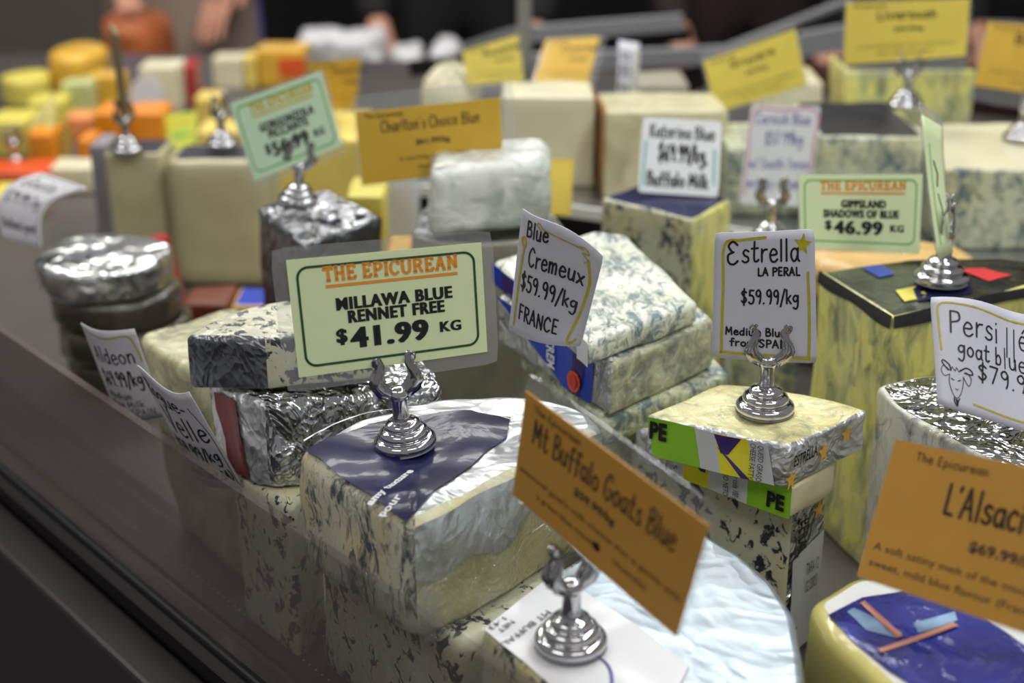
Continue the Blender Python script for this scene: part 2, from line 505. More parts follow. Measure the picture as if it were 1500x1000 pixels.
def patch(name, fn, m, parent, nu=10, nv=5, u0=0, u1=1, v0=0, v1=1, flip=False, label=None):
    V = [fn(u0 + (u1 - u0) * i / nu, v0 + (v1 - v0) * j / nv) for j in range(nv + 1) for i in range(nu + 1)]
    Fs = [(j * (nu + 1) + i, j * (nu + 1) + i + 1, (j + 1) * (nu + 1) + i + 1, (j + 1) * (nu + 1) + i) for j in range(nv) for i in range(nu)]
    return mesh(name, V, Fs, m, parent, label=label)


def top_patch(name, S, poly, m, parent, eps=.0006, rings=5, label=None, sub=6, z=None):
    """label lying on a slab's top; poly in photo pixels"""
    W = []
    for p in poly:
        zz = z if z is not None else S.ztop(S.cen.x, S.cen.y)
        q = P(p[0], p[1], zz)
        if z is None:
            for _ in range(4): q = P(p[0], p[1], S.ztop(q.x, q.y))
        W.append(q)
    R = []
    for i, a in enumerate(W):
        b = W[(i + 1) % len(W)]
        for k in range(sub): R.append(a.lerp(b, k / sub))
    c = sum(R, Vector()) / len(R)
    up = Vector((0, 0, 1))
    V = [S.disp(c, up) + up * eps]; Fs = []; n = len(R)
    for k in range(1, rings + 1):
        for q in R: V.append(S.disp(c.lerp(q, k / rings), up) + up * eps)
    for i in range(n):
        j = (i + 1) % n
        Fs.append((0, 1 + i, 1 + j))
        for k in range(rings - 1): Fs.append((1 + k * n + i, 1 + (k + 1) * n + i, 1 + (k + 1) * n + j, 1 + k * n + j))
    return mesh(name, V, Fs, m, parent, label=label)


# ------------------------------------------------------------------ writing: a one-line pen font, a slab-serif, block capitals
G = {
    'a': (55, "45,50 30,60 12,50 8,25 20,3 35,8 45,30|47,60 46,15 55,2"), 'b': (55, "10,100 10,0|10,35 28,58 45,40 42,10 25,0 10,10"),
    'c': (50, "45,50 28,60 10,40 10,15 25,0 45,8"), 'd': (58, "45,50 25,60 8,35 15,5 32,2 46,25|48,100 46,0"),
    'e': (54, "10,32 45,36 40,55 22,60 8,35 15,5 35,0 50,12"), 'f': (45, "45,92 32,100 22,85 22,-5|5,55 42,58"),
    'g': (55, "45,52 25,60 8,40 18,18 38,25 46,50|47,60 45,-10 30,-35 8,-25"), 'h': (54, "10,100 10,0|10,35 28,58 42,45 43,0"),
    'i': (25, "12,58 12,0|12,80 13,84"), 'k': (50, "10,100 10,0|42,58 10,25|20,32 45,0"), 'l': (25, "12,100 12,0"),
    'j': (25, "14,58 14,-25 2,-32|14,80 15,84"), 'q': (55, "45,52 25,60 8,40 18,5 38,10 46,50|47,60 46,-38"),
    'm': (70, "8,60 8,0|8,40 22,60 32,45 32,0|32,40 48,60 58,45 58,0"), 'n': (54, "10,60 10,0|10,38 28,60 42,45 43,0"),
    'o': (55, "28,60 10,45 10,15 28,0 45,15 45,45 28,60"), 'p': (55, "10,60 10,-38|10,45 28,60 45,42 40,10 25,3 10,15"),
    'r': (44, "10,60 10,0|10,35 22,55 40,58"), 's': (48, "42,52 25,60 12,48 20,33 38,25 40,8 22,0 6,8"),
    't': (48, "22,92 20,10 35,0 45,8|5,60 42,62"), 'u': (54, "8,60 10,12 25,0 40,15 44,60|44,60 45,0"), 'v': (50, "5,60 25,0|25,0 45,60"),
    'w': (66, "5,60 18,0|18,0 32,45|32,45 44,0|44,0 58,60"), 'x': (50, "6,60 44,0|44,60 6,0"), 'y': (50, "6,60 25,10|45,60 25,5 8,-35"), 'z': (50, "6,58 42,58|42,58 6,2|6,2 44,2"),
    '0': (56, "28,100 8,70 8,30 28,0 46,30 46,70 28,100"), '1': (34, "8,78 20,100|20,100 20,0"), '2': (54, "8,78 25,100 44,80 36,50 6,2|6,2 46,2"),
    '3': (54, "8,90 28,100 42,80 22,54|22,54 44,38 38,8 8,5"), '4': (54, "36,0 36,100|36,100 5,32|5,32 48,32"), '5': (52, "45,100 14,100|14,100 12,60|12,60 32,62 46,38 38,6 18,0 5,12"),
    '6': (54, "42,98 18,70 8,30 25,0 45,20 38,46 20,48 10,30"), '7': (52, "6,98 46,98|46,98 18,0"), '8': (54, "40,84 26,100 12,84 24,56 44,26 28,0 8,24 26,54 40,84"),
    '9': (52, "44,78 30,100 10,85 12,60 30,52 44,78|44,78 42,30 34,0"), '.': (24, "10,2 13,5"), ',': (24, "12,6 8,-10"), "'": (20, "12,100 8,84"), '/': (40, "40,108 4,-20"),
    '$': (54, "44,82 26,94 8,78 26,52 44,30 26,4 6,18|27,112 25,-14"), '(': (30, "26,110 8,60 10,20 28,-15"), ')': (30, "6,110 24,60 22,20 4,-15"), '-': (44, "6,40 38,40"), '*': (50, "20,50 30,50"),
    'A': (64, "4,0 30,100|30,100 56,0|14,36 48,36"), 'B': (60, "10,100 10,0|10,100 40,96 42,66 12,54|12,54 50,46 48,8 10,0"), 'C': (62, "54,82 32,102 8,66 10,20 34,-2 56,16"),
    'D': (62, "10,100 10,0|10,100 44,90 54,50 42,8 10,0"), 'E': (54, "46,100 12,100|12,100 12,0|12,0 48,0|12,52 40,52"), 'F': (52, "48,100 12,100|12,100 12,0|12,54 40,54"),
    'G': (64, "54,82 32,102 8,66 10,20 34,-2 54,20 54,44|54,44 34,44"), 'H': (62, "10,100 10,0|52,100 52,0|10,52 52,52"), 'I': (24, "12,100 12,0"), 'J': (44, "34,100 34,14 18,0 6,14"),
    'K': (58, "10,100 10,0|50,100 10,46|22,58 52,0"), 'L': (50, "12,100 12,0|12,0 46,0"), 'M': (76, "8,0 12,100|12,100 36,30|36,30 60,100|60,100 66,0"), 'N': (62, "8,0 10,100|10,100 50,0|50,0 52,100"),
    'O': (66, "32,102 8,70 8,30 32,-2 58,30 58,70 32,102"), 'P': (56, "12,100 12,0|12,100 46,94 48,60 12,48"), 'R': (60, "12,100 12,0|12,100 46,94 46,60 12,50|22,50 54,0"),
    'S': (56, "48,88 26,102 8,80 26,54 48,28 28,-2 6,12"), 'T': (56, "4,100 52,100|28,100 28,0"), 'U': (62, "10,100 12,20 30,-2 50,20 52,100"), 'V': (60, "6,100 30,0|30,0 54,100"),
    'W': (80, "4,100 20,0|20,0 38,80|38,80 56,0|56,0 74,100"), 'X': (58, "8,100 50,0|50,100 8,0"), 'Y': (56, "6,100 28,52|50,100 28,52|28,52 28,0"),
    'é': (54, "10,32 45,36 40,55 22,60 8,35 15,5 35,0 50,12|26,76 38,92"),
    'È': (58, "52,86 30,102 10,82 26,56 34,54|34,54 8,40 12,6 34,-2 54,14"),   # rounded epsilon-like capital E
}
SERIF = {
    'T': (70, "5,93 65,93|35,93 35,0|20,6 50,6|9,93 9,72|61,93 61,72"), 'H': (80, "18,95 18,5|62,95 62,5|18,50 62,50|6,94 30,94|50,94 74,94|6,6 30,6|50,6 74,6"),
    'E': (70, "18,95 18,5|6,94 60,94|6,6 62,6|18,50 44,50|58,94 58,74|60,6 60,28|44,62 44,38"), 'P': (70, "18,95 18,5|6,94 44,94|44,94 58,84 58,58 44,48|44,48 18,48|6,6 34,6"),
    'I': (40, "20,95 20,5|6,94 34,94|6,6 34,6"), 'C': (72, "62,95 62,66|62,78 38,97 12,72 10,30 34,3 62,22"), 'U': (80, "16,95 18,22 40,3 62,22 64,95|4,94 30,94|52,94 76,94"),
    'R': (78, "18,95 18,5|6,94 44,94|44,94 58,84 58,62 44,52|44,52 18,52|6,6 32,6|42,52 60,6|54,6 74,6"), 'A': (80, "38,96 16,6|42,96 64,6|24,36 56,36|4,6 28,6|52,6 76,6"),
    'N': (82, "18,95 18,5|18,95 64,8|64,95 64,5|6,6 30,6|52,94 76,94|4,94 18,94"),
}


def catmull(pts, k=5):
    if len(pts) < 3: return pts
    out = []
    for i in range(len(pts) - 1):
        p0 = pts[max(i - 1, 0)]; p1 = pts[i]; p2 = pts[i + 1]; p3 = pts[min(i + 2, len(pts) - 1)]
        for j in range(k):
            t = j / k
            out.append(tuple(.5 * ((2 * p1[a]) + (-p0[a] + p2[a]) * t + (2 * p0[a] - 5 * p1[a] + 4 * p2[a] - p3[a]) * t * t + (-p0[a] + 3 * p1[a] - 3 * p2[a] + p3[a]) * t ** 3) for a in (0, 1)))
    out.append(pts[-1])
    return out


def ribbon(lines, wd, caps=True):
    V, Fs = [], []
    for ln in lines:
        for i in range(len(ln) - 1):
            (x0, y0), (x1, y1) = ln[i], ln[i + 1]
            L_ = math.hypot(x1 - x0, y1 - y0)
            if L_ < 1e-9: continue
            nx, ny = -(y1 - y0) / L_ * wd / 2, (x1 - x0) / L_ * wd / 2
            n = len(V)
            V += [(x0 + nx, y0 + ny), (x0 - nx, y0 - ny), (x1 - nx, y1 - ny), (x1 + nx, y1 + ny)]; Fs.append((n, n + 1, n + 2, n + 3))
        if caps:
            for (x, y) in ln:
                n = len(V)
                V += [(x + wd / 2 * math.cos(a * math.pi / 3), y + wd / 2 * math.sin(a * math.pi / 3)) for a in range(6)]
                Fs.append(tuple(range(n, n + 6)))
    return V, Fs


def pen(text, x, y, wd, ht, pw, font=G, jit=.03, slant=0.0, skew=0.0, caps=True, drop=0.0):
    """text fitted to the box with left x, baseline y (down is +), total width wd, capital height ht; card units, y down"""
    lines, cx = [], 0.0
    rnd = random.Random(hash(text) % 1000 if False else len(text) * 7 + ord(text[0]))
    for ch in text:
        if ch == ' ': cx += 34; continue
        adv, s = font.get(ch, font.get(ch.upper(), (40, "5,0 30,0")))
        dy = rnd.uniform(-jit, jit) * 100; sc = 1 + rnd.uniform(-jit, jit)
        for st in s.split('|'):
            pts = [tuple(float(a) for a in q.split(',')) for q in st.split()]
            pts = [(cx + (px + slant * py), py * sc + dy) for px, py in pts]
            lines.append(catmull(pts, 4))
        cx += adv + (6 if font is G else 2)
    sx, sy = wd / cx, ht / 100.0
    L2 = [[(x + px * sx, y - py * sy + skew * (px * sx) + 0) for px, py in ln] for ln in lines]
    return ribbon(L2, pw, caps)


def block(text, x, y, wd, ht, bold=.045, slant=0.0, space=1.0):
    """block lettering from the built-in typeface, thickened, fitted to the box; x left, y baseline (down is +)"""
    cu = bpy.data.curves.new('lettering_source', 'FONT')
    cu.body = text; cu.size = 1; cu.offset = bold; cu.resolution_u = 3; cu.space_character = space + bold * 1.3
    ob = bpy.data.objects.new('lettering_source', cu)
    me = bpy.data.meshes.new_from_object(ob)
    V = [(v.co.x, v.co.y) for v in me.vertices]; Fs = [tuple(p.vertices) for p in me.polygons]
    bpy.data.objects.remove(ob); bpy.data.curves.remove(cu); bpy.data.meshes.remove(me)
    if not V: return [], []
    x0, x1 = min(v[0] for v in V), max(v[0] for v in V)
    y0, y1 = -bold, .73 + bold
    return [(x + ((vx - x0) + slant * vy) / (x1 - x0) * wd, y - (vy - y0) / (y1 - y0) * ht) for vx, vy in V], [tuple(reversed(f)) for f in Fs]


def merge(*ms):
    return join2(*ms)


def polyline(pts, pw, smooth=False):
    return ribbon([catmull(pts, 4) if smooth else densify(pts)], pw)


def densify(pts, k=8):
    out = []
    for i in range(len(pts) - 1):
        for j in range(k):
            t = j / k; out.append((pts[i][0] * (1 - t) + pts[i + 1][0] * t, pts[i][1] * (1 - t) + pts[i + 1][1] * t))
    return out + [pts[-1]]


def roundrect(x0, y0, x1, y1, r, pw):
    pts = []
    for cx, cy, a0 in ((x1 - r, y0 + r, -90), (x1 - r, y1 - r, 0), (x0 + r, y1 - r, 90), (x0 + r, y0 + r, 180)):
        for k in range(7):
            a = math.radians(a0 + k * 15); pts.append((cx + r * math.cos(a), cy + r * math.sin(a)))
    pts.append(pts[0])
    return ribbon([pts], pw)


# ------------------------------------------------------------------ cards: pose fitted to four photo corners of a true rectangle
def rotm(v):
    th = np.linalg.norm(v)
    if th < 1e-9: return np.eye(3)
    k = v / th; K = np.array([[0, -k[2], k[1]], [k[2], 0, -k[0]], [-k[1], k[0], 0]])
    return np.eye(3) + math.sin(th) * K + (1 - math.cos(th)) * K @ K


def solve_quad(q, depth, aspect, hint=(0, 0), wh=12.0):
    """camera-space corners (TL,TR,BR,BL) of a rectangle near the given depth; hint = (yaw, pitch) it starts from"""
    q = np.array(q, float)
    c = q.mean(0)
    c3 = np.array([(c[0] - 750) / F, (500 - c[1]) / F, 1.0]) * depth
    roll = math.atan2(-(q[1][1] - q[0][1]), q[1][0] - q[0][0])
    w0 = np.linalg.norm(q[1] - q[0]) / F * depth
    R0 = rotm(np.array([0, hint[0], 0.])) @ rotm(np.array([hint[1], 0., 0.])) @ rotm(np.array([0, 0, roll]))
    x = np.zeros(7); x[3] = math.log(w0); x[4] = math.log(w0 / aspect)

    def corners(x):
        R = rotm(x[:3]) @ R0; ww, hh = math.exp(x[3]) / 2, math.exp(x[4]) / 2
        cc = c3 + np.array([x[5], x[6], 0]) * .01
        return np.array([cc + R @ np.array(v) for v in ((-ww, hh, 0), (ww, hh, 0), (ww, -hh, 0), (-ww, -hh, 0))])

    def res(x):
        C = corners(x)
        # camera looks along +depth: z component decreases toward the camera when rotated by positive yaw
        pr = np.stack([750 + F * C[:, 0] / C[:, 2], 500 - F * C[:, 1] / C[:, 2]], 1)
        return np.concatenate([(pr - q).ravel(), x[:3] * wh, [(x[3] - x[4] - math.log(aspect)) * 40]])
    for it in range(40):
        r0 = res(x); J = np.zeros((len(r0), 7))
        for k in range(7):
            d = np.zeros(7); d[k] = 1e-5; J[:, k] = (res(x + d) - r0) / 1e-5
        dx = np.linalg.solve(J.T @ J + 1e-2 * np.eye(7), -J.T @ r0)
        x = x + np.clip(dx, -.3, .3)
    C = corners(x)
    n = np.cross(C[1] - C[0], C[3] - C[0]); n /= np.linalg.norm(n)
    out = []
    for (px, py) in q:                                   # exact corner rays met with the fitted plane
        rr = np.array([(px - 750) / F, (500 - py) / F, 1.0])
        t = (n @ C[0]) / (n @ rr)
        out.append(rr * t)
    return out


def cam2world(c):
    return Vector((c[0], c[2] * CP + c[1] * SP, H - c[2] * SP + c[1] * CP))


class Card:
    pass


def card(label, q, depth, W, Hh, m, inks=(), bend=None, hint=(0, 0), sleeve=None, group=None, anchor=None, name='price_card', thick=.0006, corner=.0, nseg=14, wh=12.0, cat='price card'):
    """q photo corners TL,TR,BR,BL; W,Hh the card's own drawing units; inks: (part name, material, (verts, faces)); sleeve=(left,top,right,bottom) margins in card units"""
    C = [cam2world(c) for c in solve_quad(q, depth, W / Hh, hint, wh)]
    nrm = (C[3] - C[0]).cross(C[1] - C[0]).normalized()          # towards the camera
    if anchor is not None:                                         # slide the card along its sight lines until its plane passes through the holder's jaws
        o_ = Vector((0, 0, H)); k_ = nrm.dot(anchor - o_) / nrm.dot(C[0] - o_)
        C = [o_ + (c - o_) * k_ for c in C]
    if nrm.dot(C[0] - Vector((0, 0, H))) > 0: nrm = -nrm

    def S(x, y, k=0.0):
        u, v = x / W, y / Hh
        p = (C[0] * (1 - u) + C[1] * u) * (1 - v) + (C[3] * (1 - u) + C[2] * u) * v
        b = bend(u, v) if bend else 0
        if isinstance(b, tuple): p = p + (C[1] - C[0]) * b[1] + (C[3] - C[0]) * b[2]; b = b[0]
        return p + nrm * (b + k)
    base = S(W / 2, Hh)
    root = empty(name, base, label, cat, group)
    nu = nseg; nv = nseg if bend else max(4, nseg // 2)

    def sheet(x0, y0, x1, y1, k0, k1, mm, nm, rad=0, label=None):
        V, Fs = [], []

        def xy(i, j):
            x, y = x0 + (x1 - x0) * i / nu, y0 + (y1 - y0) * j / nv
            if rad:
                cx = min(max(x, x0 + rad), x1 - rad); cy = min(max(y, y0 + rad), y1 - rad)
                dx, dy = x - cx, y - cy; d = math.hypot(dx, dy)
                if dx and dy and d > rad: x, y = cx + dx / d * rad, cy + dy / d * rad
            return x, y
        for k in (k1, k0):
            for j in range(nv + 1):
                for i in range(nu + 1): V.append(S(*xy(i, j), k))
        o = (nu + 1) * (nv + 1); I = lambda i, j: j * (nu + 1) + i
        for j in range(nv):
            for i in range(nu):
                Fs.append((I(i, j), I(i, j + 1), I(i + 1, j + 1), I(i + 1, j))); Fs.append((o + I(i, j), o + I(i + 1, j), o + I(i + 1, j + 1), o + I(i, j + 1)))
        for i in range(nu):
            Fs.append((I(i, 0), I(i + 1, 0), o + I(i + 1, 0), o + I(i, 0))); Fs.append((I(i, nv), o + I(i, nv), o + I(i + 1, nv), I(i + 1, nv)))
        for j in range(nv):
            Fs.append((I(0, j), o + I(0, j), o + I(0, j + 1), I(0, j + 1))); Fs.append((I(nu, j), I(nu, j + 1), o + I(nu, j + 1), o + I(nu, j)))
        return mesh(nm, V, Fs, mm, root, smooth=bool(bend), label=label)
    sheet(0, 0, W, Hh, -thick, 0, m, 'paper', corner)
    if sleeve:
        a, b, c, d = sleeve
        sheet(-a, -b, W + c, Hh + d, -thick - .0007, -thick - .0002, M['sleeve'], 'plastic_sleeve', rad=min(W, Hh) * .07)
        sheet(-a * .0, 0, W, Hh, .0005, .0007, M['sleeve_f'], 'sleeve_front')
    for nm, mm, (V, Fs) in inks:
        mesh(nm, [S(x, y, .0002) for x, y in V], Fs, mm, root, smooth=False)
    r = Card(); r.root = root; r.S = S; r.C = C; r.n = nrm; r.W = W; r.H = Hh
    return r


# ------------------------------------------------------------------ chrome card holder (shared meshes)
def lathe(prof, n=40, z0=0):
    V, Fs = [], []
    for (r, z) in prof:
        for k in range(n):
            a = 2 * math.pi * k / n; V.append((r * math.cos(a), r * math.sin(a), z + z0))
    for j in range(len(prof) - 1):
        for k in range(n):
            k2 = (k + 1) % n; Fs.append((j * n + k, j * n + k2, (j + 1) * n + k2, (j + 1) * n + k))
    Fs.append(tuple(reversed(range(n)))); Fs.append(tuple((len(prof) - 1) * n + k for k in range(n)))
    return V, Fs


def me_of(name, V, Fs, m, smooth=True):
    me = bpy.data.meshes.new(name); me.from_pydata([tuple(v) for v in V], [], Fs); me.materials.append(m)
    if smooth: me.polygons.foreach_set('use_smooth', [True] * len(me.polygons))
    me.update(); return me


def torus_prof(rings):
    pr = [(0.0142, 0.0), (.0158, .0006)]
    for (rad, zc, rr) in rings:
        for k in range(7):
            a = math.radians(-60 + k * 25)
            pr.append((rad + rr * math.cos(a), zc + rr * math.sin(a)))
    return pr


MM = .001
base_prof = torus_prof([(.0130, .0030, .0029), (.0097, .0078, .0027), (.0068, .0120, .0023)]) + [(.0048, .0150), (.0045, .0155)]
neck_prof = [(.0048, .0148), (.0044, .017), (.0040, .020), (.0040, .024), (.0044, .0275), (.0048, .029)]
ME_base = me_of('base', *lathe(base_prof), M['chrome'])
ME_neck = me_of('neck', *lathe(neck_prof, 28), M['chrome'])
for me_ in (ME_base, ME_neck): pass


def jaw_mesh(side):
    """one spring leaf pair: a crescent strip from the neck out, up and in, with a rounded curled tip; two leaves, before and behind the card"""
    cl = [(0.5, 32.0, 4.0), (4.0, 34.5, 4.6), (8.2, 38.0, 5.6), (10.4, 42.0, 5.2), (9.6, 46.0, 3.9), (7.9, 49.4, 3.0), (7.6, 52.2, 3.6), (8.8, 54.6, 4.4), (9.6, 56.8, 3.2), (9.9, 58.0, 1.2)]
    cl = [(x * .97, 27 + (z - 32) * .92, w_ * 1.3) for x, z, w_ in cl]
    V, Fs = [], []
    for lf in (-1, 1):
        n0 = len(V); m_ = len(cl)
        for k, (x, z, w_) in enumerate(cl):
            a = cl[max(k - 1, 0)]; b = cl[min(k + 1, m_ - 1)]
            tx, tz = b[0] - a[0], b[1] - a[1]; l = math.hypot(tx, tz); nx, nz = -tz / l * w_ / 2, tx / l * w_ / 2
            t = k / (m_ - 1)
            dep = lf * (2.6 * math.sin(math.pi * min(1, t * 1.35)) + .75 + (1.9 * max(0, t - .75) / .25))
            for (s_, dd) in ((-1, 0), (0, .7 * lf), (1, 0)):
                V.append(((x + nx * s_) * side * MM, (dep + dd) * MM, (z + nz * s_) * MM))
            for (s_, dd) in ((1, -.6 * lf), (-1, -.6 * lf)):
                V.append(((x + nx * s_) * side * MM, (dep + dd) * MM, (z + nz * s_) * MM))
        for k in range(m_ - 1):
            a, b = n0 + k * 5, n0 + (k + 1) * 5
            for i in range(5):
                j = (i + 1) % 5; Fs.append((a + i, a + j, b + j, b + i))
        Fs.append(tuple(n0 + i for i in range(5))); Fs.append(tuple(n0 + (m_ - 1) * 5 + i for i in range(5)))
    return V, Fs


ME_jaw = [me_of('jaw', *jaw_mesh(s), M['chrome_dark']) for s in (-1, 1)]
for me_ in ME_jaw:
    bm = bmesh.new(); bm.from_mesh(me_); bmesh.ops.recalc_face_normals(bm, faces=bm.faces); bm.to_mesh(me_); bm.free()
ME_hub = me_of('hub', *lathe([(.0044, .0265), (.0052, .0285), (.0046, .031), (.003, .0325), (.001, .033)], 24), M['chrome'])


def holder(label, loc, yaw=0, lean=(0, 0), sc=1.0, group='chrome card holders'):
    root = bpy.data.objects.new('card_holder', None); COL.objects.link(root); root.empty_display_size = .01
    root.location = loc; root.rotation_euler = (lean[0], lean[1], yaw); root.scale = (sc, sc, sc)
    tag(root, label, 'card holder', group)
    for nm, me in (('base', ME_base), ('neck', ME_neck), ('hub', ME_hub), ('jaw', ME_jaw[0]), ('jaw', ME_jaw[1])):
        o = bpy.data.objects.new(nm, me); COL.objects.link(o); o.parent = root
    return root


# ------------------------------------------------------------------ the case itself
U2, N2 = Vector((.658, -.752, 0)), Vector((.752, .658, 0))      # along the front glass, and square to it into the case


def case_pt(n, s, z):
    return N2 * n + U2 * s + Vector((0, 0, z))


def case_box(n0, n1, s0, s1, z0, z1):
    v = [case_pt(n, s, z) for z in (z0, z1) for s in (s0, s1) for n in (n0, n1)]
    return v, [(0, 2, 3, 1), (4, 5, 7, 6), (0, 1, 5, 4), (2, 6, 7, 3), (0, 4, 6, 2), (1, 3, 7, 5)]


v, f = box((-6, -2, -.95), (5, 8, -.9)); struct(mesh('floor', v, f, M['floor'], smooth=False))
fl = []
for i in range(-8, 9):                                    # tile joints of the shop floor
    fl.append(box((i * .6 - .004, -2, -.9002), (i * .6 + .004, 8, -.8985))); fl.append(box((-6, i * .6 + 1 - .004, -.9002), (5, i * .6 + 1.004, -.8985)))
v, f = join2(*fl); o = mesh('tile_joint', v, f, M['black'], smooth=False, parent=bpy.data.objects['floor']); o['kind'] = 'stuff'
v, f = box((-6, 5.2, -.9), (5, 5.3, 2.6)); struct(mesh('wall_back', v, f, M['wall'], smooth=False))
case = empty('display_case', case_pt(.9, -.9, -.9), 'dark glass-fronted refrigerated cheese display case the cheeses stand in', 'display case')
def plan_box(pts, z0, z1):
    n = len(pts); v = [Vector((x, y, z)) for z in (z0, z1) for x, y in pts]
    return v, [tuple(reversed(range(n))), tuple(range(n, 2 * n))] + [(i, (i + 1) % n, n + (i + 1) % n, n + i) for i in range(n)]


g0, g1 = case_pt(.325, .9, 0), case_pt(.325, -2.75, 0)
plan = [(g0.x, g0.y), (1.45, 1.30), (1.30, 1.62), (.10, 2.40), (-1.45, 2.60), (g1.x, g1.y)]
v, f = plan_box(plan, -.9, -.012); mesh('cabinet', v, f, M['case'], case, smooth=False)
v, f = plan_box(plan, -.011, 0); mesh('deck', v, f, M['deck'], case, smooth=False)
v, f = case_box(.296, .324, -2.7, .9, -.9, -.022); bevelled(mesh('front_ledge', v, f, M['ledge'], case, smooth=False), .003)
front_glass = empty('case_front_glass', case_pt(.33, -.9, 0)); front_glass['kind'] = 'structure'  # front glass of the display case, kept apart from the cabinet
v, f = case_box(.3245, .340, -2.7, .9, .0005, .007); bevelled(mesh('glass_channel', v, f, M['black'], front_glass, smooth=False), .002)
v, f = case_box(.329, .334, -2.7, .9, .0075, .118); mesh('glass_pane', v, f, M['glass'], front_glass, smooth=False)
v, f = case_box(.347, .392, -2.7, .9, .0005, .004); gr = mesh('air_grille', v, f, M['black'], case, smooth=False)
dots = []
for row in (.3585, .3805):
    for k in range(330):
        c = case_pt(row, -1.3 + k * .0062, .0041)
        dots.append(([c + Vector((.0009 * math.cos(a * 1.047), .0009 * math.sin(a * 1.047), 0)) for a in range(6)] + [c + Vector((0, 0, .0005))], [(a, (a + 1) % 6, 6) for a in range(6)]))
v, f = join2(*dots); o = mesh('perforation', v, f, M['steel'], gr, smooth=False); o['kind'] = 'stuff'  # perforations of the grille, modelled as raised bright steel dots
# raised rear tier
TF0, TF1 = P(560, 262, .10), P(1800, 432, .10)
td = (TF1 - TF0).normalized(); tn = Vector((-td.y, td.x, 0))


def tier_box(s0, s1, n0, n1, z0, z1):
    v = [TF0 + td * s + tn * n + Vector((0, 0, z - .10)) for z in (z0, z1) for n in (n0, n1) for s in (s0, s1)]
    return v, [(0, 2, 3, 1), (4, 5, 7, 6), (0, 1, 5, 4), (2, 6, 7, 3), (0, 4, 6, 2), (1, 3, 7, 5)]


LT = (TF1 - TF0).length
tier = empty('rear_tier', TF0 + td * LT / 2 + Vector((0, 0, -.1)), 'raised rear shelf with a white front lip above a black band', 'shelf')
v, f = tier_box(0, LT, .006, .46, .001, .0985); mesh('riser', v, f, M['black'], tier, smooth=False)
v, f = tier_box(0, LT, 0, .46, .0985, .10); mesh('shelf_top', v, f, M['steel'], tier, smooth=False)
v, f = tier_box(0, LT, -.004, .0, .089, .1005); bevelled(mesh('front_lip', v, f, M['whitetrim'], tier, smooth=False), .001)
v, f = tier_box(0, LT, -.035, -.0045, .060, .068); ag = mesh('air_grille', v, f, M['black'], tier, smooth=False)
for k in range(60):
    v, f = tier_box(.30 + k * .0105, .306 + k * .0105, -.033, -.007, .0681, .0715)
    mesh('grille_bar', v, f, M['steel'], ag, smooth=False)
v, f = tier_box(0, LT, -.036, -.034, .002, .0725); mesh('grille_panel', v, f, M['steel'], tier, smooth=False)

# ------------------------------------------------------------------ cheeses, front to back
def top_text(S, text, p0, p1, ht, mm, parent, name='lettering', kind='block', z=None, bold=.05, pw=.0006, font=G):
    """writing on a slab's top: baseline from pixel p0 to p1, capital height ht metres"""
    zz = z if z is not None else S.ztop(S.cen.x, S.cen.y)
    a, b = P(*p0, zz), P(*p1, zz)
    L_ = (b - a).length; d = (b - a) / L_; upv = Vector((-d.y, d.x, 0))
    V, Fs = block(text, 0, 0, L_, ht, bold) if kind == 'block' else pen(text, 0, 0, L_, ht, pw, font)
    up = Vector((0, 0, 1))
    return mesh(name, [S.disp(a + d * x - upv * y, up) + up * .0011 for x, y in V], Fs, mm, parent, smooth=False)


def side_text(S, e, text, s0, s1, t0, t1, mm, parent, name='lettering', bold=.05, vert=False, kind='block', eps=2.2, pw=.02):
    """writing on a side: box s0..s1 across, t0 (cap top) .. t1 (baseline); vert turns it a quarter so it reads downwards"""
    fn = side_map(S, e)
    V, Fs = (block(text, 0, 1, 1, 1, bold) if kind == 'block' else pen(text, 0, 1, 1, 1, pw))
    if vert: pts = [fn(s1 - (s1 - s0) * y, t0 + (t1 - t0) * x, eps) for x, y in V]
    else: pts = [fn(s0 + (s1 - s0) * x, t0 + (t1 - t0) * y, eps) for x, y in V]
    return mesh(name, pts, Fs, mm, parent, smooth=False)


def quad_patch(S, e, q, m, parent, name, k=1.0, nu=8, nv=5, label=None):
    """quad on a side given by its four (s,t) corners TL,TR,BR,BL"""
    fn = side_map(S, e)

    def g(u, v):
        s = (q[0][0] * (1 - u) + q[1][0] * u) * (1 - v) + (q[3][0] * (1 - u) + q[2][0] * u) * v
        t = (q[0][1] * (1 - u) + q[1][1] * u) * (1 - v) + (q[3][1] * (1 - u) + q[2][1] * u) * v
        return fn(s, t, k)
    return patch(name, g, m, parent, nu, nv, label=label)


PB = {'top': ('foil_wrap', M['foil_b'])}
# the navy-labelled wedge that carries the pale green card
A = slab('cheese_wedge', 'film-wrapped blue-veined wedge with navy top label under the MILLAWA BLUE card', 'cheese',
         [(430, 657), (605, 775), (885, 632), (866, 596), (800, 580), (712, 576), (620, 585), (515, 615)], .064, M['pvein'], z=.15,
         rc=[.008, .016, .01, .01, .01, .01, .01, .01], r=.007, amp=.0014, freq=38, crumple=.0005, cfreq=70,
         parts={'top': ('foil_top', M['foil_b']), 1: ('film_side', veined('film_over_paste', (222, 222, 204), (200, 190, 120), (214, 206, 150), .7, 40, 16, soft=.25, film=1.0, bump=1.0)),
                2: ('foil_rim', M['foil_b']), 3: ('foil_rim', M['foil_b']), 4: ('foil_rim', M['foil_b']), 5: ('foil_rim', M['foil_b']), 6: ('foil_rim', M['foil_b']), 7: ('foil_rim', M['foil_b'])}, seed=1)
top_patch('label', A, [(446, 660), (478, 641), (540, 625), (612, 612), (690, 602), (748, 611), (742, 640), (690, 682), (636, 722), (608, 752), (596, 768), (560, 742), (500, 700)], M['navy'], A.o, .0009, 10, 'navy foil label', 4)
